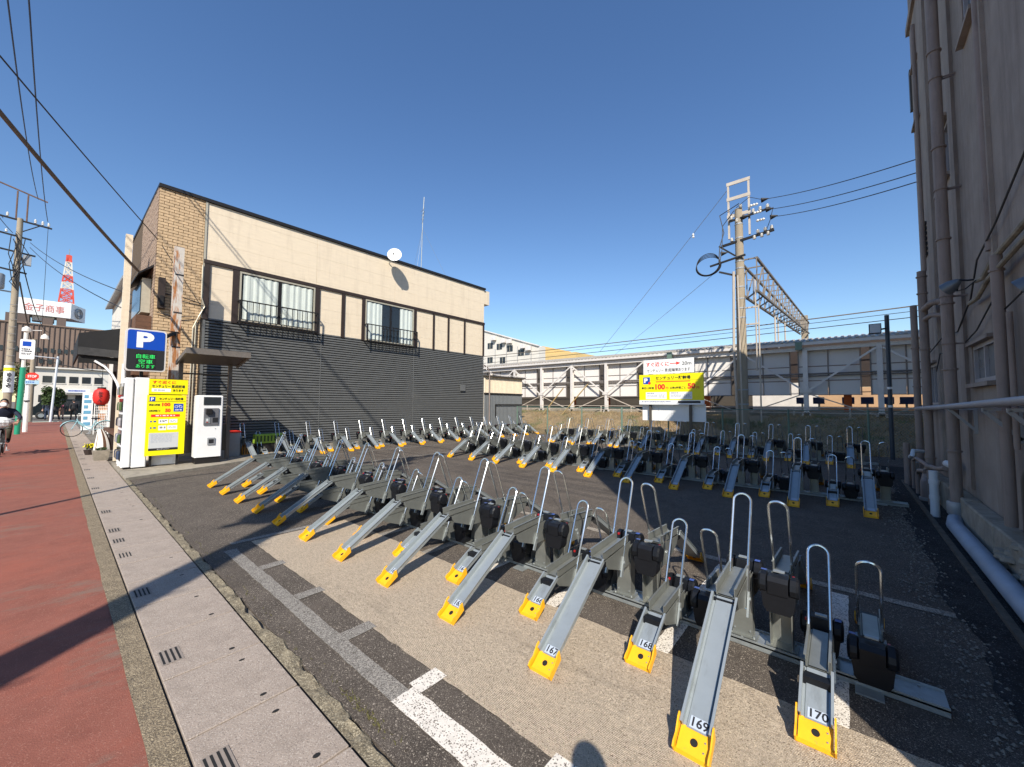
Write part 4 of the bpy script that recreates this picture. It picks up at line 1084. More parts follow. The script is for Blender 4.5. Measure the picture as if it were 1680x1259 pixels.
for y in (1.1, -.05, -.75, -1.45, -2.1):
    c = copy_tree(st); c.location.y = y
    c['label'] = 'blue moulded platform seat seen under the station panels'; c['group'] = 'blue seats on the station platform'
# catenary wires above the canopy
def wire(pts, sag, r, m_, name, label, n=14):
    out = []
    for i in range(len(pts)-1):
        a, b = Vector(pts[i]), Vector(pts[i+1])
        for k in range(n+(1 if i == len(pts)-2 else 0)):
            t = k/n; p = a.lerp(b, t); p.z -= sag*4*t*(1-t); out.append(p)
    o = MB().tube(out, r, 5).build(name, m_); tag(o, label, 'wire'); return o
wire([(26, -8, 6.45), (26, 34, 6.1)], .25, .03, M_CABLE, 'railway_wire', 'thick overhead railway wire above the canopy roof, the highest')
wire([(25, -8, 5.75), (25, 34, 5.2)], .15, .02, M_WIRE, 'railway_wire', 'overhead railway wire just above the canopy roof, the lowest')
wire([(25.5, -8, 6.1), (25.5, 34, 5.75)], .2, .015, M_WIRE, 'railway_wire', 'thin overhead railway wire, the middle one above the canopy')
# wires from the concrete pole to the grey building, and its guys
for k, (a, b, w_d) in enumerate((((PX-.12, 2.33, 9.97), (11.7, -1.3, 6.85), 'top'), ((PX-.12, 2.2, 9.5), (11.8, -1.3, 6.6), 'middle'), ((PX-.12, 2.05, 9.15), (11.85, -1.3, 6.42), 'lowest'))):
    wire([a, b], .10, .012, M_WIRE, 'power_wire', 'black wire from the concrete pole to the grey building, the %s of three' % w_d)
wire([(PX, 3.68, 10.85), (26.7, 14.1, 5.6)], .05, .012, M_GTRANS, 'guy_wire', 'thin guy wire sloping down left from the pole top frame')
wire([(PX, 4.3, 7.3), (27, 13.2, 5.2)], .05, .010, M_GTRANS, 'guy_wire', 'thin guy wire sloping down left from the cable coil')
o = MB().lathe([(.02, -.12), (.06, -.1), (.03, -.03), (.06, .03), (.02, .12)], (19.9, 5.45, 9.85), 8).build('guy_insulator', M_PORC, None, True)
tag(o, 'small white insulator on the upper guy wire left of the pole', 'insulator')
# bamboo poles leaning on the bank
for k, (a, b) in enumerate((((20, 14.69, .8), (20, 13.04, 2.56)), ((20, 13.18, .9), (20, 11.37, 2.74)))):
    o = MB().tube([a, b], .035, 6).build('bamboo_pole', mat('bamboo', (.5, .36, .16), .7), None, True)
    tag(o, ['tan wooden pole leaning on the bank, the left of two', 'tan wooden pole leaning on the bank, the right and longer of two'][k], 'pole')

# ================================================================== MACHINES AT THE LEFT
YF = 12.385
vm = thing('vending_machine', 'white vending machine seen from its blank side behind the yellow price sign', 'vending machine', (1.4, 12.8, .06))
MB().cbox(1.16, 1.42, 12.42, 13.35, .09, 2.16, .02).build('cabinet', M_WHITE, vm)
MB().cbox(1.0, 1.155, 12.40, 13.36, .11, 2.14, .02).build('door', M_WHITE, vm)
m = MB()
for z0, z1 in ((1.72, 2.02), (1.36, 1.66), (1.0, 1.3), (.62, .94), (.25, .56)):
    q = MB().box(.985, .999, 12.52, 13.25, z0, z1).build('display_window', M_DKGLASS, vm)
    for i in range(5):
        MB().lathe([(.03, z0+.03), (.033, z0+.05), (.033, z0+.17), (.02, z0+.22)], (.97, 12.6+.14*i, 0), 8).build('bottle', random.choice([M_BROWN, M_PIPEW, M_LEAF, M_CONC, M_DENIM]), q)
MB().box(1.05, 1.40, 12.45, 13.3, .06, .088).build('base', M_BLKMET, vm)
ub = thing('utility_cabinet', 'low white cabinet half hidden behind the foot of the yellow price sign', 'cabinet', (1.75, 12.6, .06))
MB().cbox(1.52, 1.98, 12.60, 12.95, .08, 2.14, .01).build('body', M_WHITE, ub); MB().box(1.55, 1.95, 12.62, 12.93, .06, .079).build('base', M_BLKMET, ub)
MB().box(1.70, 1.92, 12.590, 12.599, .1, .26).build('door', M_SIGNW, ub)
ps = thing('price_sign', 'yellow portrait price sign with a smaller yellow sign on top beside the vending machine', 'sign', (1.75, 12.4, .06))
tp_ = MB().box(1.40, 2.11, YF, 12.43, 1.775, 2.13).build('top_sign', M_SIGNY, ps)
bp_ = MB().box(1.38, 2.09, YF, 12.43, .33, 1.755).build('main_sign', M_SIGNY, ps)
MB().box(1.42, 2.0, 12.44, 12.47, .35, 2.1).build('backing_frame', M_BLKMET, ps)
for x in (1.5, 1.98): MB().box(x-.02, x+.02, 12.48, 12.52, .06, 2.0).build('post', M_BLKMET, ps)
T_ = YF-.003
text('すぐ近くに', .42, .075, (1.67, T_, 2.06), '-Y', M_RED, tp_, bold=.02)
text('センチュリー 第2駐輪場', .60, .075, (1.75, T_, 1.965), '-Y', M_INK, tp_, bold=.02)
q = MB().box(1.45, 1.79, T_, YF-.0005, 1.83, 1.91).build('info_box', M_SIGNW, tp_); text('あります', .2, .055, (1.93, T_, 1.87), '-Y', M_INK, tp_, bold=.02)
_s = YF
fineprint(1.49, 1.87, .24, 1, M_GREYT, q, '-Y', 3, .03)
q = MB().box(1.42, 1.52, T_, YF-.0005, 1.60, 1.71).build('blue_square', M_BLUE, bp_); text('P', .05, .075, (1.47, T_-.003, 1.655), '-Y', M_SIGNW, q, bold=.04)
text('センチュリー駐輪場', .44, .065, (1.81, T_, 1.665), '-Y', M_INK, bp_, bold=.02)
MB().box(1.40, 2.08, T_, YF-.0005, 1.60, 1.606).build('thin_rule', M_INK, bp_)
text('最初12時間', .19, .045, (1.51, T_, 1.52), '-Y', M_INK, bp_, bold=.02); text('100', .15, .085, (1.72, T_, 1.53), '-Y', M_RED, bp_, bold=.05)
text('以降6時間ごと', .20, .042, (1.52, T_, 1.38), '-Y', M_INK, bp_, bold=.02); text('50', .10, .085, (1.755, T_, 1.39), '-Y', M_RED, bp_, bold=.05)
q = MB().box(1.86, 2.04, T_, YF-.0005, 1.36, 1.55).build('blue_square', M_BLUE, bp_)
mm = MB()
for cx in (1.91, 1.99): mm.tube([(cx+.028*math.cos(a), T_-.002, 1.475+.028*math.sin(a)) for a in [i*math.pi/6 for i in range(13)]], .004, 4)
mm.beam((1.91, T_-.002, 1.475), (1.94, T_-.002, 1.52), .006, .003); mm.beam((1.94, T_-.002, 1.475), (1.975, T_-.002, 1.515), .006, .003); mm.beam((1.94, T_-.002, 1.515), (1.98, T_-.002, 1.515), .006, .003); mm.beam((1.99, T_-.002, 1.475), (1.97, T_-.002, 1.53), .006, .003)
mm.build('bicycle_mark', M_SIGNW, q); text('自転車', .13, .035, (1.95, T_-.003, 1.40), '-Y', M_SIGNW, q, bold=.02)
q = MB().box(1.46, 1.98, T_, YF-.0005, 1.235, 1.295).build('red_bar', M_RED, bp_); fineprint(1.54, 1.265, .38, 1, M_SIGNW, q, '-Y', 6, .022)
YF_ = YF
for x0, x1, z0, z1, s_ in ((1.60, 1.77, 1.08, 1.18, 1), (1.79, 1.94, 1.09, 1.18, 2), (1.60, 1.74, .92, 1.03, 3), (1.76, 1.94, .93, 1.03, 4)):
    q = MB().box(x0, x1, T_, YF-.0005, z0, z1).build('info_box', M_SIGNW, bp_); fineprint(x0+.02, z1-.035, (x1-x0)*.75, 2, M_GREYT if s_ % 2 == 0 else M_INK, q, '-Y', s_+30, .014)
for z in (1.13, .98): fineprint(1.45, z, .13, 1, M_BLUE, bp_, '-Y', int(z*90), .03)
q = MB().box(1.44, 1.97, T_, YF-.0005, .47, .86).build('notice_sheet', mat('notice_grey', (.55, .56, .56), .5, 0, 0), bp_); fineprint(1.48, .82, .42, 9, M_GREYT, q, '-Y', 50, .014)
MB().box(1.44, 1.97, T_-.001, T_-.0002, .445, .50).build('dark_strip', M_INK, q)
text('センチュリー', .22, .03, (1.7, T_-.002, .473), '-Y', M_SIGNW, q)
# P sign
pg = thing('blue_parking_sign', 'blue and black sign with a big white P and green display on a post', 'sign', (1.3, 12.4, .06))
def rrect(x0, x1, z0, z1, r, n=5):
    out = []
    for cx, cz, a0 in ((x1-r, z1-r, 0), (x0+r, z1-r, 90), (x0+r, z0+r, 180), (x1-r, z0+r, 270)):
        for i in range(n+1): a = R(a0+90*i/n); out.append((cx+r*math.cos(a), cz+r*math.sin(a)))
    return out
MB().prism(rrect(.96, 1.66, 2.30, 3.27, .07), 1, 12.32, 12.50).build('case', M_STEELW, pg)
bl = MB(); pr = [p for p in rrect(.99, 1.63, 2.33, 3.24, .05)]
up_ = [(x, z) for x, z in pr if z > 2.80]; lo_ = [(x, z) for x, z in pr if z < 2.80]
bface = MB().prism(up_[:12]+[(.99, 2.80), (1.63, 2.80)], 1, 12.312, 12.319).build('blue_face', M_BLUE, pg)
MB().prism([(1.63, 2.798), (.99, 2.798)]+lo_, 1, 12.312, 12.319).build('black_face', M_INK, pg)
text('P', .30, .36, (1.29, 12.309, 3.02), '-Y', M_SIGNW, bface, bold=.05)
dsp = MB().box(1.14, 1.48, 12.308, 12.311, 2.36, 2.72).build('display', M_BLKMET, pg)
text('自転車', .32, .10, (1.31, 12.306, 2.64), '-Y', M_LED, dsp); text('空車', .24, .10, (1.31, 12.306, 2.52), '-Y', M_LED, dsp); text('あります', .32, .08, (1.31, 12.306, 2.41), '-Y', M_LED, dsp)
MB().box(1.24, 1.30, 12.5, 12.56, .06, 3.1).build('post', M_BLKMET, pg)
# payment booth
bo = thing('payment_booth', 'brown steel shelter with a sloping roof over the payment machine', 'shelter', (2.5, 12.6, .06))
m = MB(); m.prism([(11.75, 2.80), (11.75, 2.85), (12.85, 2.66), (12.85, 2.58)], 0, 1.95, 3.22); m.build('roof', M_BOOTH, bo)
m = MB(); m.box(1.93, 3.24, 11.71, 11.749, 2.74, 2.88); m.beam((1.94, 11.75, 2.79), (1.94, 12.85, 2.58), .04, .10); m.beam((3.23, 11.75, 2.79), (3.23, 12.85, 2.58), .04, .10); m.build('roof_frame', mat('booth_fascia', (.20, .175, .15), .5, .3, .15, 6), bo)
for x in (2.02, 3.06): MB().box(x-.04, x+.04, 12.72, 12.82, .06, 2.62).build('post', mat('booth_post', (.17, .145, .125), .5, .3, .1, 6), bo)
MB().box(2.07, 3.01, 12.74, 12.76, .3, 1.0).build('back_panel', M_BOOTH, bo)
m = MB(); m.box(2.07, 3.01, 12.75, 12.78, 2.30, 2.34); m.build('cross_bar', M_BOOTH, bo)
pmn = thing('payment_machine', 'tall white and grey payment machine under the brown shelter', 'payment machine', (2.53, 12.3, .06))
MB().cbox(2.27, 2.81, 12.20, 12.56, .22, 1.76, .02).build('cabinet', M_WHITE, pmn)
MB().box(2.29, 2.79, 12.23, 12.54, .06, .219).build('plinth', M_BLKMET, pmn)
MB().box(2.40, 2.75, 12.188, 12.199, 1.52, 1.72).build('screen', M_DKGLASS, pmn)
q = MB().cbox(2.41, 2.72, 12.17, 12.199, 1.02, 1.44, .008).build('control_panel', mat('panel_grey', (.13, .13, .14), .5, 0, .1, 9), pmn)
MB().cbox(2.44, 2.57, 12.10, 12.169, 1.30, 1.42, .01).build('note_slot', M_BLKMET, q); MB().box(2.59, 2.70, 12.165, 12.169, 1.08, 1.2).build('keypad', M_INK, q); MB().box(2.44, 2.54, 12.160, 12.169, 1.06, 1.2).build('coin_slot', M_GALV, q)
for i in range(3): MB().box(2.46+.0*i, 2.50, 12.155, 12.159, 1.08+.035*i, 1.10+.035*i).build('button', M_REDDOT if i == 0 else M_SIGNW, q)
q = MB().cbox(2.50, 2.66, 12.17, 12.199, .53, .70, .008).build('change_tray', M_GTRANS, pmn); MB().box(2.53, 2.63, 12.164, 12.169, .56, .66).build('opening', M_INK, q)
MB().lathe([(.01, -.01), (.012, 0)], (2.66, 12.20, .92), 8, 1).build('key_lock', M_GALV, pmn)
t = thing('rusty_post', 'white square steel post with orange rust in front of the brick corner', 'post', (1.95, 13.2, .06))
MB().box(1.84, 2.04, 13.16, 13.28, .06, 5.65).build('post', M_RUST, t)
m = MB(); m.box(1.87, 2.05, 13.15, 13.29, 4.9, 4.93); m.box(1.87, 2.05, 13.15, 13.29, 3.9, 3.93); m.box(1.87, 2.05, 13.15, 13.29, 3.0, 3.03); m.build('band', M_WIRE, t)
m = MB(); m.beam((1.72, 13.0, 3.22), (1.92, 13.15, 3.38), .07, .07); m.beam((1.92, 13.15, 3.36), (2.0, 13.1, 3.1), .02, .03); m.beam((1.6, 13.1, 3.40), (2.0, 13.15, 3.40), .02, .02); m.build('camera', M_BLKMET, t)
t = thing('white_pillar', 'tall plain cream board pillar at the street corner of the house', 'pillar', (1.12, 15, 0)); MB().box(1.06, 1.20, 14.95, 15.10, 0, 6.22).build('board', M_CREAM, t)
# red white pole arm and curved white awning pole
t = thing('curved_white_pole', 'white pole with an arched arm in front of the bar awning', 'pole', (1.05, 13.3, 0))
MB().tube([(1.04, 13.25, 0), (1.03, 13.25, 2.5)], .035, 10).build('upright', M_WHITE, t, True)
pts = [(1.0, 13.25, 1.75)] + [(1.0-.5*math.sin(a)*1.0, 13.3, 1.78+.85*(1-math.cos(a))) for a in [i*.26 for i in range(1, 6)]]
MB().tube([(1.02, 13.25, 1.6), (1.0, 13.25, 1.78), (.93, 13.3, 2.05), (.84, 13.35, 2.25), (.72, 13.4, 2.42), (.55, 13.45, 2.55)], .025, 8).build('arched_arm', M_WHITE, t, True)
m = MB(); m.lathe([(.04, 1.68), (.07, 1.70), (.07, 1.74), (.04, 1.76)], (1.03, 13.25, 0), 10); m.lathe([(.04, 1.80), (.07, 1.82), (.07, 1.86), (.04, 1.88)], (1.03, 13.25, 0), 10); m.build('red_knob', M_RED, t, True)
# items near the wall: green crate, orange bin
t = thing('green_crate', 'bright green plastic crate behind the first wall racks', 'crate', (4.1, 13.75, 0))
MB().cbox(3.95, 4.75, 13.55, 13.80, .35, .62, .02).build('crate', M_GRN, t); m = MB()
for i in range(8): m.box(3.99+.095*i, 4.03+.095*i, 13.54, 13.549, .40, .57)
m.build('slot', M_LEAF, t); MB().box(3.98, 4.7, 13.58, 13.78, .05, .349).build('trolley', M_BLKMET, t)
t = thing('orange_bin', 'small orange slatted bin beside the green crate at the booth', 'bin', (3.7, 13.6, 0))
MB().cbox(3.60, 3.85, 13.45, 13.7, .05, .40, .02).build('bin', M_ORG, t); m = MB()
for i in range(4): m.box(3.62+.06*i, 3.65+.06*i, 13.442, 13.449, .08, .34)
m.build('slot', M_BROWN, t)
t = thing('red_lid_box', 'grey box with a red lid between booth and siding wall', 'box', (3.3, 13.5, 0))
MB().box(3.12, 3.5, 13.3, 13.8, .06, .72).build('box', M_GTRANS, t); MB().box(3.10, 3.52, 13.28, 13.82, .721, .76).build('lid', M_RED, t)

# ================================================================== STREET AT THE LEFT
sb = thing('street_bar', 'dark brown wooden bar front along the street behind the vending machine', 'bar', (1.7, 16.5, 0))
MB().box(1.75, 5, 14.2+5.7, 24, 0, 4.5).build('wall', M_WOOD, sb)
MB().box(1.3, 1.58, 14.2, 19.8, 2.3, 3.9).build('upper_wall', M_WOOD, sb)
m = MB()
for i in range(24): m.box(1.27, 1.299, 14.2+.235*i, 14.2+.235*i+.22, 2.3, 3.9)
m.build('plank', M_WOOD, sb)
for y in (14.6, 16.6, 18.6): MB().box(1.20, 1.34, y, y+.14, 0, 2.6).build('post', M_BROWN, sb)
MB().box(1.45, 1.57, 14.75, 19.8, 0, 1.1).build('lower_wall', M_WOOD, sb); MB().box(1.1, 1.56, 15.4, 19.5, .62, .70).build('shelf', M_WOOD, sb)
MB().box(1.25, 1.45, 15.4, 15.5, .70, 1.5).build('menu_board', mat('menu_wood', (.4, .2, .1), .7, 0, .3, 9), sb)
aw = thing('black_awning', 'black box awning projecting over the pavement from the bar', 'awning', (.8, 15.2, 2.4))
m = MB(); m.prism([(1.24, 3.66), (.31, 3.38), (.30, 2.80), (.34, 2.80), (.35, 3.33), (1.24, 3.58)], 1, 15.2, 19.5); m.build('cover', M_AWN, aw)
MB().prism([(1.24, 3.655), (.312, 3.375), (.31, 3.02), (1.24, 2.98)], 1, 15.17, 15.199).build('side_panel', M_AWN, aw)
MB().prism([(.31, 3.019), (1.24, 2.979), (1.24, 2.78), (.31, 2.82)], 1, 15.14, 15.19).build('side_band', mat('awning_grey', (.05, .05, .05), .8, 0, .3, 9), aw)
MB().prism([(.33, 2.819), (1.24, 2.779), (1.24, 2.62), (.33, 2.60)], 1, 15.21, 15.24).build('shade_sheet', M_DARK, aw)  # black sheet standing in for the shade under the awning
m = MB(); m.tube([(.5, 15.6, 2.75), (.9, 15.6, 2.45), (1.2, 15.6, 1.9)], .02, 6); m.build('arm', M_BLKMET, aw)
ln = thing('red_lantern', 'red paper lantern with black writing hanging under the awning', 'lantern', (.80, 15.5, 1.5))
prof = [(.08, 1.50)]
for i in range(13):
    f = i/12; prof.append((.10+.065*math.sin(math.pi*f)**.5+(.006 if i % 2 else 0), 1.52+.40*f))
prof.append((.08, 1.94)); MB().lathe(prof, (.80, 15.5, 0), 18).build('paper', M_LANT, ln, True)
m = MB(); m.lathe([(.085, 1.47), (.085, 1.50)], (.80, 15.5, 0), 14); m.lathe([(.085, 1.94), (.085, 1.98)], (.80, 15.5, 0), 14); m.tube([(.8, 15.5, 1.98), (.8, 15.5, 2.6)], .006, 4); m.build('rim', M_BLKMET, ln, True)
text('お\nで\nん', .09, .30, (.77, 15.325, 1.72), '-Y', M_INK, ln, bold=.02)
# menu stand, wire rack, planters, parked bicycle
t = thing('menu_stand', 'white standing board with blue pictures behind the parked bicycle', 'signboard', (1.0, 28, 0))
MB().box(.82, 1.18, 28.0, 28.05, .2, 2.0).build('board', M_SIGNW, t)
m = MB()
for i, z in enumerate((.42, .70, .98, 1.24, 1.50, 1.74)): m.box(.88, 1.02 if i % 2 else 1.12, 27.99, 27.999, z, z+.16)
m.build('picture', mat('picture_blue', (.12, .33, .5), .6), t); m = MB(); m.box(.84, .88, 27.9, 28.2, 0, .2); m.box(1.12, 1.16, 27.9, 28.2, 0, .2); m.build('foot', M_GALV, t)
t = thing('wire_rack', 'white wire grid rack with orange pictures beside the menu board', 'rack', (1.45, 27.6, 0))
m = MB()
for i in range(9): x = 1.23+.058*i; m.box(x-.008, x+.008, 27.6, 27.615, .1, 1.82)
for i in range(14): z = .12+.13*i; m.box(1.23, 1.70, 27.585, 27.60, z-.008, z+.008)
m.box(1.21, 1.24, 27.56, 27.62, 0, 1.85); m.box(1.69, 1.72, 27.56, 27.62, 0, 1.85); m.build('grid', M_WHITE, t)
m = MB(); m.box(1.34, 1.66, 27.63, 27.65, 1.15, 1.65); m.box(1.34, 1.6, 27.63, 27.65, .6, 1.0); m.build('picture', M_ORG, t)

def bicycle(name, label, x, y, rz, colm, s=1.0, group=None, basket=False):
    t = thing(name, label, 'bicycle', (x, y, 0), rz, group)
    Rw = .33
    for px_, nm in ((-.52, 'wheel'), (.52, 'wheel')):
        m = MB(); m.tube([(px_+Rw*math.cos(a), 0, Rw+.02+Rw*math.sin(a)) for a in [i*2*math.pi/24 for i in range(25)]], .018, 6)
        w = m.build(nm, M_TYRE, t, True, world=False)
        m = MB()
        for i in range(12):
            a = i*math.pi/6; m.tube([(px_, .02*(-1)**i, Rw+.02), (px_+(Rw-.02)*math.cos(a), 0, Rw+.02+(Rw-.02)*math.sin(a))], .0025, 3)
        m.lathe([(.03, -.04), (.03, .04)], (px_, 0, Rw+.02), 8, 1); m.build('spokes', M_GALV, w, world=False)
    m = MB(); hb = (.36, 0, .88); bb = (-.06, 0, .28); st_ = (-.20, 0, .72)
    m.tube([(.38, 0, .80), (.33, 0, .62), (.05, 0, .34), bb], .022, 7); m.tube([(.385, 0, .74), (.10, 0, .48), (-.10, 0, .42)], .018, 7)
    m.tube([bb, st_], .018, 7); m.tube([bb, (-.52, 0, .35)], .013, 6); m.tube([(-.18, 0, .66), (-.52, 0, .35)], .012, 6)
    for s_ in (-1, 1): m.tube([(.37, s_*.03, .70), (.52, s_*.05, .35)], .013, 6)
    m.build('frame', colm, t, True, world=False)
    m = MB(); m.tube([(.37, 0, .80), (.34, 0, 1.0)], .014, 7); m.tube([(.20, -.30, 1.0), (.33, -.26, 1.04), (.36, 0, 1.0), (.33, .26, 1.04), (.20, .30, 1.0)], .013, 7); m.build('handlebar', M_GALV, t, True, world=False)
    m = MB(); m.prism([(-.34, .06), (-.34, -.06), (-.22, -.09), (-.06, -.02), (-.06, .02), (-.22, .09)], 2, .78, .84); m.tube([st_, (-.21, 0, .80)], .012, 6); m.build('saddle', M_BLK, t, world=False)
    m = MB(); m.tube([(-.06, -.10, .28), (-.06, .10, .28)], .01, 6); m.beam((-.06, .09, .28), (.02, .09, .14), .02, .02); m.beam((-.06, -.09, .28), (-.14, -.09, .42), .02, .02); m.box(-.03, .07, .07, .15, .12, .14); m.box(-.19, -.09, -.15, -.07, .42, .44); m.lathe([(.07, -.004), (.07, .004)], (-.06, .05, .28), 12, 1); m.build('crank', M_GTRANS, t, world=False)
    m = MB()                                                          # mudguards
    for px_ in (-.52, .52):
        m.tube([(px_+(Rw+.03)*math.cos(a), 0, Rw+.02+(Rw+.03)*math.sin(a)) for a in [R(20+i*14) for i in range(11)]], .016, 5)
    m.build('mudguard', colm if colm is not M_BLKMET else M_GALV, t, True, world=False)
    if basket:
        m = MB()
        for i in range(4):
            z = .78+.07*i; w = .12+.012*i; m.tube([(.42, -w, z), (.66+.02*i, -w, z), (.66+.02*i, w, z), (.42, w, z), (.42, -w, z)], .005, 4)
        for yy in (-.14, -.07, 0, .07, .14): m.tube([(.42, yy*.85, .78), (.66, yy*.85, .78), (.72, yy, .99)], .004, 4)
        m.build('basket', M_GALV, t, world=False)
    t.scale = (s, s, s); return t
bicycle('parked_bicycle', 'pale blue bicycle parked across the pavement outside the bar', 1.02, 26.2, R(176), M_LBLUE, 1.0)
def foliage(mb, c, rx, ry, rz_, n, size, seed):
    rnd = random.Random(seed)
    for i in range(n):
        d = Vector((rnd.gauss(0, 1), rnd.gauss(0, 1), rnd.gauss(0, 1))).normalized()*rnd.uniform(.35, 1)**.5
        p = Vector((c[0]+d.x*rx, c[1]+d.y*ry, c[2]+d.z*rz_)) ; k = .75+.5*noise.noise(p*1.3/max(rx, .2)); p = Vector(c)+(p-Vector(c))*k
        a = Vector((rnd.gauss(0, 1), rnd.gauss(0, 1), rnd.gauss(0, 1))).normalized(); b = a.orthogonal().normalized()
        s_ = size*rnd.uniform(.6, 1.4); q = a.cross(b)
        mb.add([p-b*s_, p-q*s_*.5, p+b*s_, p+q*s_*.5], [(0,1,2,3)])
t = thing('brown_planter', 'square brown planter with a striped cloth bag of soil at the pavement edge', 'planter', (.85, 15.4, 0))
m = MB(); m.add([(.72,15.25,.0),(.98,15.25,.0),(.98,15.5,.0),(.72,15.5,.0),(.68,15.21,.27),(1.02,15.21,.27),(1.02,15.54,.27),(.68,15.54,.27)], [(0,3,2,1),(4,5,6,7),(0,1,5,4),(1,2,6,5),(2,3,7,6),(3,0,4,7)]); m.build('pot', M_CONC, t)
m = MB(); foliage(m, (.85, 15.38, .31), .15, .14, .05, 220, .02, 3); m.build('leaves', M_LEAF, t)
t = thing('striped_bag', 'upright white cloth bundle with brown stripes standing behind the planter', 'bag', (.9, 15.75, 0))
m = MB(); n = 16
for k in range(9):
    z = .2+.62*k/8; rr = .17*(1-.75*(k/8)**1.6)+.01; 
    for j in range(n):
        a = 2*math.pi*j/n; m.v.append((.9+.04*k/8-.1*(k/8)**2+rr*math.cos(a)*(1+.1*math.sin(5*a)), 15.85+rr*.8*math.sin(a), z))
for k in range(8):
    for j in range(n): q = (j+1) % n; m.f.append((k*n+j, k*n+q, (k+1)*n+q, (k+1)*n+j))
bm_ = m.build('cloth', M_CURT, t, True); bm_.data.materials.append(M_WOOD)
for p in bm_.data.polygons:
    if (p.index % n) % 3 == 0: p.material_index = 1
t = thing('yellow_flower_pot', 'low pots with yellow flowers in front of the bar', 'plant', (.78, 17.2, 0))
m = MB(); m.lathe([(.10, 0), (.14, .16)], (.72, 17.1, 0), 10); m.lathe([(.10, 0), (.13, .14)], (.95, 17.6, 0), 10); m.lathe([(.09, 0), (.12, .14)], (.85, 16.6, 0), 10); m.build('pot', M_BROWN, t)
m = MB(); foliage(m, (.72, 17.1, .26), .16, .16, .10, 160, .03, 4); foliage(m, (.95, 17.6, .24), .16, .16, .12, 160, .03, 5); m.build('leaves', M_LEAF, t)
m = MB(); foliage(m, (.70, 17.0, .30), .16, .14, .08, 60, .028, 6); foliage(m, (.85, 16.6, .22), .14, .14, .06, 50, .028, 7); m.build('flowers', M_SIGNY, t)

# ---- utility poles
def util_pole(x, y, h, label, r0_=.19, arms=True):
    t = thing('utility_pole', label, 'utility pole', (x, y, 0))
    MB().tube([(x, y, 0), (x, y, h)], r0_, 14, r0_*.68).build('shaft', M_CPOLE, t, True)
    m = MB()
    for z, a, b in ((h-.1, -1.6, 1.3), (h-1.1, -1.5, .5), (h-2.1, -1.6, .7), (h-3.3, -1.3, .4)):
        m.beam((x+a, y, z+.10), (x+b, y, z-.12), .09, .09)
    m.beam((x, y, h-.9), (x+.8, y, h-.2), .05, .05); m.build('cross_arm', M_BLKMET, t)
    m = MB()
    for a in (-1.5, -1.0, -.5, .6, .9, 1.15): m.lathe([(.03, 0), (.07, .03), (.04, .08), (.07, .12), (.04, .16), (.06, .20), (.02, .26)], (x+a, y, h-.05-.07*a), 8)
    for a in (-1.4, -.9, -.5): m.lathe([(.03, 0), (.07, .03), (.04, .08), (.06, .14), (.02, .2)], (x+a, y, h-1.05-.07*a), 8)
    m.build('insulator', M_PORC, t, True)
    m = MB(); m.lathe([(.02, 0), (.33, .02), (.35, .1), (.35, .85), (.30, .92), (.02, .95)], (x-.75, y-.1, h-4.6), 16); m.build('transformer', M_GTRANS, t, True)
    m = MB(); m.beam((x-1.2, y-.1, h-4.65), (x, y, h-4.7), .08, .08); m.box(x+.2, x+.55, y-.2, y+.1, h-2.9, h-2.3)
    for i in range(12): m.tube([(x-.16, y-.22, h-5.5-i*.45), (x+.16, y-.22, h-5.5-i*.45)], .012, 4)
    m.build('fitting', M_GTRANS, t)
    m = MB()
    for i in range(7):
        a = random.uniform(-.3, .3); m.tube([(x+a, y-.15, h-1-i*.1), (x+random.uniform(-.5, .5), y-.25, h-2.0-.2*i), (x+random.uniform(-.25, .25), y-.2, h-3.2-.15*i), (x+.1, y-.18, h-4.6)], .022, 5)
    m.build('loose_cable', M_WIRE, t)
    return t
p1 = util_pole(-1.95, 39, 13.0, 'tall concrete pole with transformer and crossarms at the far left of the street')
m = MB(); m.tube([(-2.0-.12, 39, 12.9), (-2.0-.12, 39, 14.7)], .04, 5); m.tube([(-1.7, 39, 12.9), (-1.7, 39, 14.6)], .04, 5); m.beam((-2.9, 39, 15.0), (-.9, 39, 14.45), .07, .07); m.build('top_frame', mat('dull_rust', (.16, .09, .06), .8, 0, .3, 5), p1)
MB().lathe([(.215, 2.1), (.215, 3.75)], (-1.95, 39, 0), 16).build('banner', M_SIGNW, p1, True)
text('ゆ\nの\nみ', .2, .95, (-1.93, 38.77, 2.85), '-Y', M_INK, p1, bold=.03)
MB().lathe([(.218, 3.4), (.218, 3.62)], (-1.95, 39, 0), 16).build('band', M_SIGNY, p1, True)
p2 = util_pole(-4.6, .12, 12.6, 'concrete pole across the road behind the viewer, seen only as a broad shadow', .22)
m = MB(); m.tube([(-4.6, 5.6, 0), (-4.6, 5.6, 6.5)], .07, 8, .05); m.tube([(-4.6, 5.6, 6.5), (-4.2, 5.6, 6.8), (-3.6, 5.6, 6.8)], .035, 6)
o = m.build('street_light', M_GALV); tag(o, 'slim grey street light across the road, seen only as a thin shadow', 'street light')
o = MB().tube([(-1.3, 48.0, 0), (-1.3, 48.0, 6.4)], .17, 10, .13).build('second_pole', M_CPOLE, None, True); tag(o, 'shorter concrete pole behind the stop sign', 'pole')
o.name = 'street_pole'
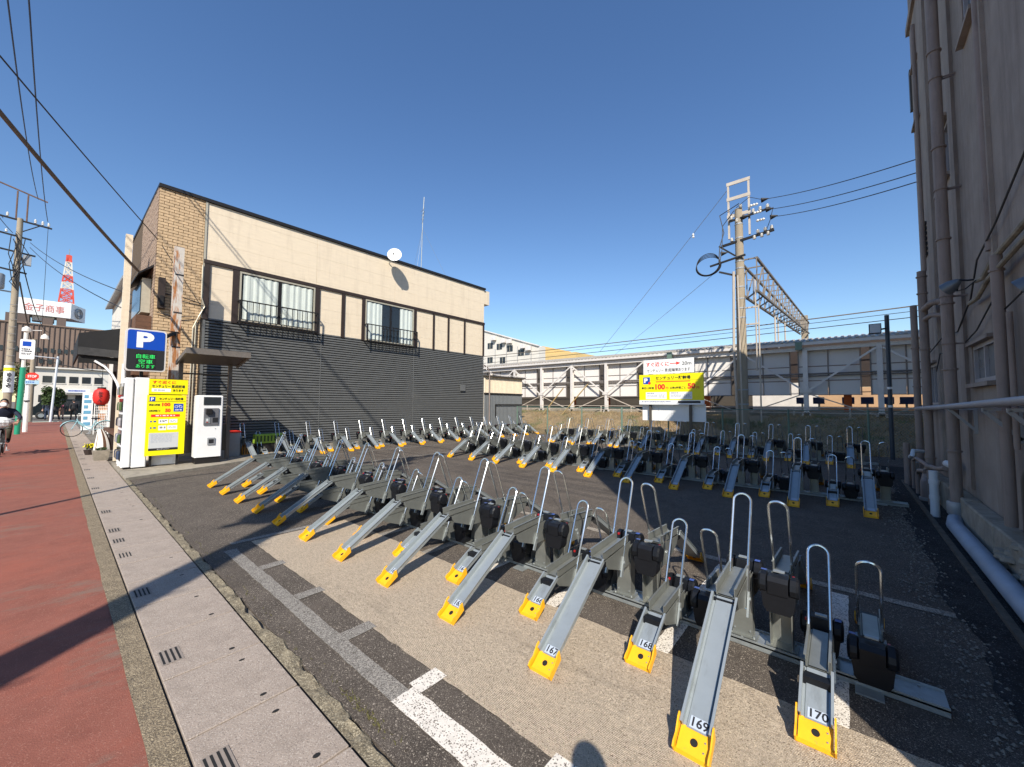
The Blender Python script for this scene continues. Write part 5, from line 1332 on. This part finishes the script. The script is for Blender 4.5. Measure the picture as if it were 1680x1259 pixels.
# green sign post
t = thing('green_sign_post', 'green street post carrying a white parking notice board', 'sign post', (-1.1, 30, 0))
MB().tube([(-1.15, 30, 0), (-1.10, 30, 3.2)], .095, 12).build('pole', M_GREENP, t, True); MB().tube([(-1.10, 30, 3.2), (-1.08, 30, 5.0)], .07, 10).build('upper_pole', M_PORC, t, True)
q = MB().prism(rrect(-1.24, -.78, 3.60, 4.55, .06), 1, 29.88, 29.91).build('notice_board', M_SIGNW, t)
YF = 29.88; MB().box(-1.16, -.90, 29.876, 29.8795, 4.22, 4.45).build('blue_mark', M_BLUE, q)
fineprint(-1.18, 4.08, .32, 2, M_INK, q, '-Y', 70, .06); fineprint(-1.18, 3.88, .32, 2, M_INK, q, '-Y', 71, .03)
m = MB(); m.tube([(-1.08, 30, 5.0), (-.6, 30, 5.05)], .02, 6); m.lathe([(.02, 5.0), (.12, 4.9), (.14, 4.75), (.02, 4.72)], (-.5, 30, -.1), 12); m.lathe([(.02, 4.95), (.14, 4.85), (.15, 4.7), (.02, 4.6)], (-1.08, 30, .25), 12); m.build('lamp', M_PORC, t, True)
t = thing('stop_sign', 'red octagonal stop sign above a small blue plate on a white post', 'sign', (-.98, 32, 0))
MB().tube([(-.98, 32, 0), (-.98, 32, 2.7)], .09, 10).build('post', M_WHITE, t, True)
m = MB(); m.prism([(-.86+.24*math.cos(R(22.5+45*i)), 2.86+.20*math.sin(R(22.5+45*i))) for i in range(8)], 1, 31.86, 31.89); q = m.build('red_plate', M_RED, t)
text('STOP', .30, .13, (-.86, 31.855, 2.86), '-Y', M_SIGNW, q, bold=.03)
q = MB().box(-1.12, -.62, 31.86, 31.89, 2.46, 2.64).build('blue_plate', mat('pale_blue_plate', (.4, .6, .75), .5), t); YF = 31.86; fineprint(-1.05, 2.56, .35, 1, M_BLUE, q, '-Y', 80, .05)
MB().box(-1.08, -.88, 31.9-.02, 31.905, 1.55, 1.62).build('band', M_INK, t)
# slim galvanized arm post
t = thing('slim_lamp_post', 'slim grey post with a sideways arm at the end of the street', 'post', (-.3, 46, 0))
MB().tube([(-.22, 45.8, 0), (-.05, 45.8, 5.0)], .07, 8, .06).build('pole', M_PIPEN, t, True); MB().tube([(-.06, 45.8, 4.85), (-1.6, 45.8, 4.95)], .03, 6).build('arm', M_PIPEN, t)

# ---- far buildings
ob = thing('brown_office_block', 'brown ribbed office block with a white rooftop sign box at the end of the street', 'building', (1, 75, 0))
MB().box(-5.6, 9, 75, 95, 5.2, 10.9).build('wall', M_OFFICE, ob)
m = MB(); x = -5.6
while x < 9: m.box(x, x+.05, 74.9, 74.999, 5.2, 10.9); x += .42
m.build('rib', M_OFFICEP, ob)
x = -5.2
while x < 6:
    q = MB().box(x, x+.30, 74.88, 74.9, 7.55, 8.1).build('window', M_DKGLASS, ob); x += .56
for x in (-1.6, -.9, -.2): MB().box(x, x+.35, 74.88, 74.9, 6.2, 6.75).build('window', M_DKGLASS, ob)
MB().box(-5.7, 9.1, 74.85, 95, 10.9, 11.05).build('parapet', M_OFFICE, ob)
m = MB(); m.box(-4.4, -2.6, 76, 80, 11.05, 12.2); m.box(-.4, .4, 76, 80, 11.05, 12.2); m.box(-1.6, -.7, 76, 79, 11.05, 12.0); m.build('rooftop_house', M_OFFICEP, ob)
MB().box(-2.4, -.6, 76.5, 78, 11.6, 12.2).build('rooftop_unit', M_WHITEB, ob)
rs = MB(); rs.add([(-3.6,76,12.25),(.75,76,12.25),(2.1,79.2,12.25),(-3.6,79.2,12.25),(-3.6,76,14.2),(.75,76,14.2),(2.1,79.2,14.2),(-3.6,79.2,14.2)],
       [(0,3,2,1),(4,5,6,7),(0,1,5,4),(1,2,6,5),(2,3,7,6),(3,0,4,7)])
q = rs.build('roof_sign_box', M_SIGNW, ob)
text('金子商事', 3.3, .95, (-1.45, 75.97, 13.2), '-Y', mat('faded_red', (.62, .20, .17), .6, 0, 0), q)
lg_ = MB(); c = Vector((1.45, 77.55, 13.2)); dx = Vector((1.35, 3.2, 0)).normalized(); nrm = Vector((dx.y, -dx.x, 0))
for rad, w in ((.62, .09), (.36, .07)):
    lg_.tube([c+nrm*.05+dx*rad*1.3*math.cos(a)+Vector((0, 0, rad*math.sin(a))) for a in [i*2*math.pi/20 for i in range(21)]], w, 5)
lg_.build('emblem', M_GTRANS, q)
tw = thing('lattice_tower', 'red and white lattice radio tower rising behind the rooftop sign', 'tower', (.7, 160, 0))
for k in range(8):
    z0, z1 = 26+1.9*k, 26+1.9*(k+1); r0_, r1_ = 1.5-.145*k, 1.5-.145*(k+1); m = MB(); cx = .62
    for sx in (-1, 1):
        for sy in (-1, 1):
            m.beam((cx+sx*r0_, 160+sy*r0_, z0), (cx+sx*r1_, 160+sy*r1_, z1), .28, .28)
    for s_ in (-1, 1):
        m.beam((cx-r0_, 160+s_*r0_, z0), (cx+r1_, 160+s_*r1_, z1), .2, .2); m.beam((cx+r0_, 160+s_*r0_, z0), (cx-r1_, 160+s_*r1_, z1), .2, .2)
        m.beam((cx-r1_, 160+s_*r1_, z1), (cx+r1_, 160+s_*r1_, z1), .2, .2)
    if k == 7: m.box(cx-.55, cx+.55, 159.5, 160.5, z0+.1, z1)
    m.build('section', M_REDW if k in (1, 2, 4, 7) else M_WHITEB, tw)
MB().tube([(.62, 160, 41.2), (.62, 160, 43)], .08, 5).build('mast', M_GALV, tw)
wb = thing('white_low_building', 'low white building with a band of dark windows under the brown office block', 'building', (1, 62, 0))
MB().box(-2.2, 6, 62, 70, 0, 4.9).build('wall', M_WHITEB, wb)
for x in (-1.0, -.1, .8, 1.7, 2.6): f = MB().box(x, x+.62, 61.96, 61.999, 3.45, 4.15).build('window', M_DKGLASS, wb); MB().box(x-.05, x+.67, 61.94, 61.999, 3.36, 3.44).build('sill', M_WHITEB, f)
for x in (-1.2, -.05, 1.3): MB().box(x, x+.8, 61.96, 61.999, 1.5, 2.2).build('window', M_DKGLASS, wb)
MB().box(-2.3, 6.1, 61.7, 70.1, 4.9, 5.05).build('roof_edge', M_WHITEB, wb); MB().box(-.6, 2.4, 61.0, 61.9, 2.3, 2.45).build('canopy', M_WHITEB, wb)
q = MB().box(.55, 2.3, 60.9, 60.99, 2.46, 2.85).build('shop_sign', M_SIGNW, wb); YF = 60.9; fineprint(.75, 2.65, 1.3, 1, M_BLUE, q, '-Y', 90, .16)
hb = thing('corner_house', 'pale narrow house front showing behind the cream pillar', 'house', (1.4, 24, 0))
MB().box(1.95, 6, 24.2, 33, 0, 7.2).build('wall', M_WHITEB, hb); MB().prism([(1.65, 7.0), (3.8, 7.6), (6.2, 7.0), (6.2, 7.1), (3.8, 7.75), (1.65, 7.12)], 1, 24.0, 33.1).build('roof', M_GTRANS, hb)
for y in (24.18,): MB().box(2.2, 3.0, y, y+.015, 3.6, 4.6).build('window', M_DKGLASS, hb)
w2 = thing('white_flats', 'white flats with air conditioners beyond the railway canopy', 'building', (45, 40, 0))
m = MB(); m.prism([(33.5, 0), (60, 0), (60, 15.6), (46, 13.9), (33.5, 9.9)], 0, 45, 46.6); m.build('wall', M_WHITEB, w2)
m = MB(); m.beam((44.9, 33.4, 9.95), (44.9, 46, 13.95), .2, .15); m.beam((44.9, 46, 13.95), (44.9, 60, 15.7), .2, .15); m.build('roof_edge', M_STEELW, w2)
for y, z in ((43.2, 10.9), (41.2, 10.6), (39.0, 10.1), (36.8, 9.3), (43.2, 8.6), (40.5, 8.4)):
    f = MB().box(44.93, 44.99, y-.55, y+.55, z-.5, z+.4).build('window', M_DKGLASS, w2); MB().box(44.9, 44.929, y-.03, y+.03, z-.5, z+.4).build('mullion', M_ALU, f)
for y, z in ((42.2, 11.6), (40.1, 11.0), (38.9, 10.8), (36.2, 9.8), (35.2, 9.4)): MB().cbox(44.4, 44.9, y-.4, y+.4, z, z+.6, .03).build('air_conditioner', M_STEELW, w2)
m = MB()
for y in (42.0, 39.6, 37.4, 34.8): m.tube([(44.85, y, 7), (44.85, y, 10.2)], .05, 5)
m.build('drain_pipe', M_GTRANS, w2)
w3 = thing('yellow_building', 'yellow building at the far left end of the railway canopy', 'building', (60, 42, 0))
m = MB(); m.box(60, 70, 43.7, 48, 0, 12.6); m.box(60, 70, 36.5, 43.69, 0, 10.9); m.build('wall', M_YELB, w3)
for y in (44.2, 45.4): MB().box(59.95, 59.99, y-.2, y+.2, 11.2, 12.0).build('window', M_DKGLASS, w3)

# trees at the street end
def tree(label, x, y, h, rx, n, m_, seed):
    t = thing('street_tree', label, 'tree', (x, y, 0))
    m = MB(); m.tube([(x, y, 0), (x+.05, y, h*.4), (x, y, h*.7)], .12, 8, .06)
    for k in range(5):
        a = k*1.3; m.tube([(x, y, h*(.35+.06*k)), (x+rx*.6*math.cos(a), y+rx*.6*math.sin(a), h*(.6+.06*k))], .04, 5, .015)
    m.build('trunk', M_BARK, t, True)
    m = MB(); foliage(m, (x, y, h*.68), rx, rx, h*.34, n, .10, seed); m.build('crown', m_, t); return t
tree('dark clipped evergreen shrub behind the stop sign', -.25, 47.5, 2.9, .8, 1800, M_LEAF, 11)
tree('yellowish autumn tree left of the green post', -2.3, 56, 5.2, 1.6, 2600, M_LEAFY, 12)
tree('olive tree partly hidden by the far left utility pole', -4.2, 52, 4.2, 1.6, 2600, M_LEAFY, 13)
# pale crossing kerb
struct('crossing_kerb', MB().box(-1.1, .2, 46.0, 46.3, -.1, .03), mat('pale_green_kerb', (.5, .6, .5), .8))

# dark van at the junction
t = thing('dark_van', 'dark van parked across the end of the street', 'van', (.9, 53, 0))
m = MB(); m.prism([(-1.5, .35), (2.7, .35), (2.7, 1.0), (2.55, 1.75), (-.7, 1.75), (-1.15, 1.15), (-1.5, 1.0)], 1, 53, 54.7); m.build('body', M_CARD, t)
for x in (-.75, .45, 1.6): MB().box(x, x+.95, 52.985, 52.998, 1.12, 1.6).build('window', M_DKGLASS, t)
for x in (-.8, 1.9):
    w = MB().lathe([(.30, -.1), (.33, -.08), (.33, .08), (.30, .1)], (x, 53.05, .33), 16, 1).build('wheel', M_TYRE, t, True); MB().lathe([(.18, -.115), (.16, -.105)], (x, 53.05, .33), 10, 1).build('rim', M_GALV, w)
MB().box(-1.53, -1.5, 53.1, 53.4, .75, .9).build('headlight', M_SIGNW, t)

# ---- people
def person(label, x, y, rz, pose, top, legs, skinv=M_SKIN, hgt=1.68, detail=True, extra=None, name='person', z=0):
    t = thing(name, label, 'person', (x, y, z), rz)
    s = hgt/1.68
    J = dict(pel=(0,0,.92), sp=(0,0,1.12), ch=(0,0,1.32), nk=(0,0,1.44), hd=(0,.02,1.53),
             ls=(-.18,0,1.37), rs=(.18,0,1.37), le=(-.24,.02,1.10), re=(.24,.02,1.10), lh=(-.25,.10,.86), rh=(.25,.10,.86),
             lk=(-.10,.02,.50), rk=(.10,.02,.50), la=(-.11,-.03,.09), ra=(.11,-.03,.09), lf=(-.11,.13,.04), rf=(.11,.13,.04), lp=(-.09,0,.88), rp=(.09,0,.88))
    J.update(pose)
    rad = dict(pel=(.14,.11), sp=(.13,.10), ch=(.16,.11), nk=(.055,.055), hd=(.06,.07), ls=(.075,.07), rs=(.075,.07), le=(.05,.05), re=(.05,.05), lh=(.03,.03), rh=(.03,.03),
               lk=(.065,.065), rk=(.065,.065), la=(.045,.045), ra=(.045,.045), lf=(.035,.035), rf=(.035,.035), lp=(.095,.095), rp=(.095,.095))
    keys = list(J); idx = {k: i for i, k in enumerate(keys)}
    E_ = [('pel','sp'),('sp','ch'),('ch','nk'),('nk','hd'),('ch','ls'),('ls','le'),('le','lh'),('ch','rs'),('rs','re'),('re','rh'),('pel','lp'),('lp','lk'),('lk','la'),('la','lf'),('pel','rp'),('rp','rk'),('rk','ra'),('ra','rf')]
    me = bpy.data.meshes.new('p'); me.from_pydata([tuple(c*s for c in J[k]) for k in keys], [(idx[a], idx[b]) for a, b in E_], [])
    o = bpy.data.objects.new('body', me); COL.objects.link(o)
    md = o.modifiers.new('s', 'SKIN'); md.use_smooth_shade = True
    for k in keys:
        v = me.skin_vertices[0].data[idx[k]]; v.radius = tuple(q*s for q in rad[k]); v.use_root = (k == 'pel')
    o.modifiers.new('d', 'SUBSURF').levels = 1
    dg = bpy.context.evaluated_depsgraph_get(); nm = bpy.data.meshes.new_from_object(o.evaluated_get(dg)); o.modifiers.clear(); o.data = nm; o.parent = t
    nm.materials.clear()
    for mm in (top, legs, skinv, M_BLK): nm.materials.append(mm)
    hands = [Vector(J['lh'])*s, Vector(J['rh'])*s]; feet = [Vector(J[k])*s for k in ('lf', 'rf', 'la', 'ra')]; pz = Vector(J['pel'])*s
    lj = [Vector(J[k])*s for k in ('lk', 'rk', 'lp', 'rp', 'la', 'ra', 'lf', 'rf')]; tj = [Vector(J[k])*s for k in ('sp', 'ch', 'ls', 'rs', 'le', 're', 'lh', 'rh')]
    for p in nm.polygons:
        c = p.center
        if min((c-h).length for h in hands) < .06*s: p.material_index = 2
        elif c.z > (J['nk'][2]+.01)*s: p.material_index = 2
        elif min((c-f).length for f in feet) < .09*s: p.material_index = 3
        elif min((c-q).length for q in lj) < min((c-q).length for q in tj): p.material_index = 1
        else: p.material_index = 0
    h = Vector(J['hd'])*s + Vector((0, .02, .07))*s
    # head: egg with face relief
    def egg(c, rx, ry, rz_, nu=16, nv=12, face=True):
        m = MB(); 
        for i in range(nv+1):
            ph = math.pi*i/nv
            for j in range(nu):
                th = 2*math.pi*j/nu; X_ = rx*math.sin(ph)*math.cos(th); Y_ = ry*math.sin(ph)*math.sin(th); Z_ = rz_*math.cos(ph)
                if Z_ < 0: X_ *= 1+.25*Z_/rz_; 
                if face and Y_ > ry*.8:
                    Y_ += .018*math.exp(-(X_/.014)**2-((Z_+.012)/.02)**2) + .006*math.exp(-(X_/.02)**2-((Z_+.05)/.008)**2) - .006*math.exp(-((abs(X_)-.03)/.014)**2-((Z_-.015)/.012)**2)
                m.v.append((c.x+X_*s, c.y+Y_*s, c.z+Z_*s))
        for i in range(nv):
            for j in range(nu): q = (j+1) % nu; m.f.append((i*nu+j, (i+1)*nu+j, (i+1)*nu+q, i*nu+q))
        return m
    hd_ = egg(h, .075, .095, .115, 28, 22)
    hd_.lathe([(.012, -.02), (.022, 0), (.012, .02)], (h.x-.078*s, h.y, h.z-.01), 8, 2); hd_.lathe([(.012, -.02), (.022, 0), (.012, .02)], (h.x+.078*s, h.y, h.z-.01), 8, 2)
    head = hd_.build('head', skinv, t, True, world=False)
    m = MB(); e_ = egg(h+Vector((0, -.012, .018))*s, .084, .098, .112, 16, 12, False)
    keep = [f for f in e_.f if sum(e_.v[i][2] for i in f)/4 > h.z+.045*s or sum(e_.v[i][1] for i in f)/4 < h.y-.02*s]
    m.v = e_.v; m.f = keep; m.build('hair', M_HAIR, head, True, world=False)
    m = MB()
    for s_ in (-1, 1): m.lathe([(.006, .0), (.009, .004), (.004, .008)], (h.x+s_*.03*s, h.y+.083*s, h.z+.015*s), 8, 1)
    m.build('eyes', M_INK, head, world=False)
    for q_, sg_ in ((hands[0], -1), (hands[1], 1)):                  # palms with five curled fingers
        e = Vector(J['le' if sg_ < 0 else 're'])*s; d = (q_-e).normalized(); side = d.cross(Vector((0, 0, 1))); side = side.normalized() if side.length > .1 else Vector((1, 0, 0)); dn = side.cross(d)
        if dn.z > 0: dn = -dn
        m = MB(); m.beam(q_+d*.0, q_+d*.085*s, .075*s, .03*s, (0, 0, 1))
        for k, (L_, oo) in enumerate(((.062, -.028), (.07, -.010), (.066, .010), (.052, .028))):
            a = q_+d*.08*s+side*oo*s; b = a+d*L_*.55*s+dn*.010*s; c_ = b+d*L_*.1*s+dn*L_*.6*s; m.tube([a, b, c_], .0085*s, 6, .007*s)
        a = q_+d*.02*s-side*.035*s*sg_; m.tube([a, a+d*.035*s-side*.02*s*sg_, a+d*.06*s+dn*.02*s-side*.012*s*sg_], .010*s, 6, .008*s)
        m.build('hand', skinv, t, True, world=False)
    return t, head, h, s
CY = dict(pel=(0,-.22,.86), sp=(0,-.14,1.04), ch=(0,-.02,1.25), nk=(0,.06,1.38), hd=(0,.10,1.46), ls=(-.19,0,1.30), rs=(.19,0,1.30), le=(-.32,.14,1.10), re=(.32,.14,1.10),
          lh=(-.27,.33,.98), rh=(.27,.33,.98), lp=(-.10,-.20,.83), rp=(.10,-.20,.83), lk=(-.13,.20,.74), rk=(.13,.16,.60), la=(-.12,.10,.42), ra=(.12,-.02,.20), lf=(-.12,.24,.38), rf=(.12,.13,.13))
bicycle('ridden_bicycle', 'bicycle with a white bag in its front basket ridden towards the viewer', -.99, 18.9, R(-90), M_BLKMET, 1.05, basket=True)
t, head, h, s = person('cyclist in navy pullover and white mask riding at the left edge', -.99, 18.95, math.pi, CY, M_NAVY, M_OLIVE)
m = MB(); m.lathe([(.02, .115), (.05, .11), (.068, .085), (.075, .05)], (h.x, h.y, h.z-.045), 14, 1); m.build('face_mask', M_SIGNW, head, True, world=False)
t = thing('white_bag', 'crumpled white plastic bag in the bicycle basket', 'bag', (-1.0, 18.3, .8)); m = MB()
for i in range(9):
    ph = math.pi*i/8
    for j in range(14): a = 2*math.pi*j/14; rr = .20*(1+.3*noise.noise(Vector((math.cos(a)*2, math.sin(a)*2, i*.7)))); m.v.append((-1.0+rr*1.1*math.sin(ph)*math.cos(a), 18.32+rr*.6*math.sin(ph)*math.sin(a), .98+.15*math.cos(ph)))
for i in range(8):
    for j in range(14): q = (j+1) % 14; m.f.append((i*14+j, i*14+q, (i+1)*14+q, (i+1)*14+j))
m.build('bag', M_SIGNW, t)
WALK = dict(lk=(-.10,.12,.50), la=(-.10,.10,.10), lf=(-.10,.26,.06), rk=(.10,-.06,.50), ra=(.10,-.26,.16), rf=(.10,-.16,.06), lh=(-.26,-.06,.88), rh=(.26,.2,.92))
for args in ((-.42, 49.2, 0, WALK, M_NAVY, M_DENIM, 'pedestrian in navy coat walking away at the street end'),
             (.02, 49.8, .4, WALK, M_BLKMET, M_GREYC, 'pedestrian in black crossing at the junction, middle of the group'),
             (.32, 50.2, -.5, {}, M_GREYC, M_SKIN, 'pedestrian in charcoal jacket and shorts holding something pink'),
             (1.0, 49.6, .3, WALK, M_GREYC, M_BLKMET, 'pedestrian in dark coat rightmost of the group at the junction')):
    tt = person(args[6], args[0], args[1], args[2], args[3], args[4], args[5])
o = MB().cbox(.30, .44, 49.98, 50.06, 1.1, 1.25, .02).build('pink_pouch', mat('pink_cloth', (.7, .2, .25), .8)); tag(o, 'small pink pouch held by a pedestrian at the junction', 'pouch')
# the photographer, standing behind the viewpoint; only the head's shadow shows
person('photographer behind the viewpoint, visible only as a head shadow on the concrete', .16, -.30, -.85, dict(rh=(.25,-.02,.80), re=(.24,-.03,1.10), lh=(-.25,-.02,.80), le=(-.24,-.03,1.10), ls=(-.17,-.04,1.37), rs=(.17,-.04,1.37)), M_GREYC, M_DENIM, hgt=1.60)

# ================================================================== OVERHEAD WIRES
for x, z, w_d in ((-5.5, 13.0, 'outermost'), (-5.05, 12.9, 'second'), (-4.2, 12.8, 'third'), (-3.8, 11.8, 'lower')):
    wire([(x, -14, z+.3), (x, .12, z), (x-.2, 40, z+.2)], .4, .016, M_WIRE, 'street_wire', 'overhead wire along the far side of the road, %s, seen by its shadow' % w_d, 24)
wire([(-4.5, .2, 8.4), (1.25, 14.0, 5.02)], .40, .035, M_CABLE, 'service_cable', 'thick bundled cable sloping down to the brick corner of the house', 30)
wire([(-4.5, .2, 7.4), (1.60, 14.0, 5.97)], .15, .012, M_WIRE, 'service_wire', 'thin black wire running down to the upper brick wall', 30)
wire([(-1.3, 39, 14.5), (-1.17, 14.7, 11.2), (-.6, -12, 11.5)], .5, .018, M_WIREBL, 'street_wire', 'overhead street wire at top left, the left of two long ones')
wire([(-.85, 39, 13.2), (-.82, 14.7, 11.0), (-.8, -12, 11.6)], .5, .018, M_WIREBL, 'street_wire', 'overhead street wire at top left, the right of two long ones')
wire([(-2.6, 39, 12.8), (-3.0, 12, 9.6)], .4, .018, M_WIREBL, 'street_wire', 'overhead street wire at the left edge meeting the pole crossarm')
wire([(-2.2, 39, 12.0), (-2.5, 12, 8.6)], .4, .018, M_WIREBL, 'street_wire', 'lower overhead street wire at the left edge')
wire([(-1.5, 39, 11.6), (1.6, 17, 4.9)], .3, .016, M_WIRE, 'street_wire', 'thin wire from the far left pole to the house street side, upper of two')
wire([(-1.5, 39, 11.3), (1.4, 17, 4.4)], .3, .016, M_WIRE, 'street_wire', 'thin wire from the far left pole to the house street side, lower of two')
wire([(-1.8, 39, 9.0), (-1.2, 48, 5.0), (3, 60, 4.8)], .2, .04, M_CABLE, 'service_cable', 'thick cable sagging from the far left pole towards the low white building')
wire([(-1.8, 39, 10.5), (-.9, 74, 10.0)], 1.2, .03, M_WIRE, 'street_wire', 'drooping wire from the far left pole towards the brown office')
wire([(-.82, 39, 13.0), (-.80, 39.2, 6.0), (-.78, 39.2, 4.9)], 0, .012, M_WIRE, 'hanging_wire', 'thin wire hanging straight down from the crossarm end')
wire([(-4.5, .2, 11.4), (9.4, -1.3, 9.9)], .2, .014, M_WIRE, 'service_wire', 'wire above the viewpoint from the near pole to the grey building')

# pieces too small to pick apart singly stay joined
SMALL = ('bolt', 'insulator', 'bracket', 'cover_plate', 'slot', 'grate_slots', 'fitting', 'loose_cable', 'elements', 'guy_wire', 'spokes', 'picture', 'hanger', 'cable_boot',
         'ribbed_siding', 'upper_sheet', 'lower_sheet', 'plank', 'lattice_bar', 'window_railing', 'panel_frame', 'foot_plate', 'guard_rail', 'fine_print', 'rib', 'grid', 'cross_arm',
         'band', 'vent_grille', 'conduit', 'black_cable', 'service_cable', 'siding_joint', 'collar', 'gutter_box', 'flowers', 'leaves', 'crown', 'pot', 'eyes', 'mudguard', 'emblem', 'rim', 'coiled_cable', 'red_knob')
for o in list(COL.objects):
    if o.type == 'MESH' and o.parent is not None and o.name.split('.')[0] in SMALL: o['kind'] = 'stuff'
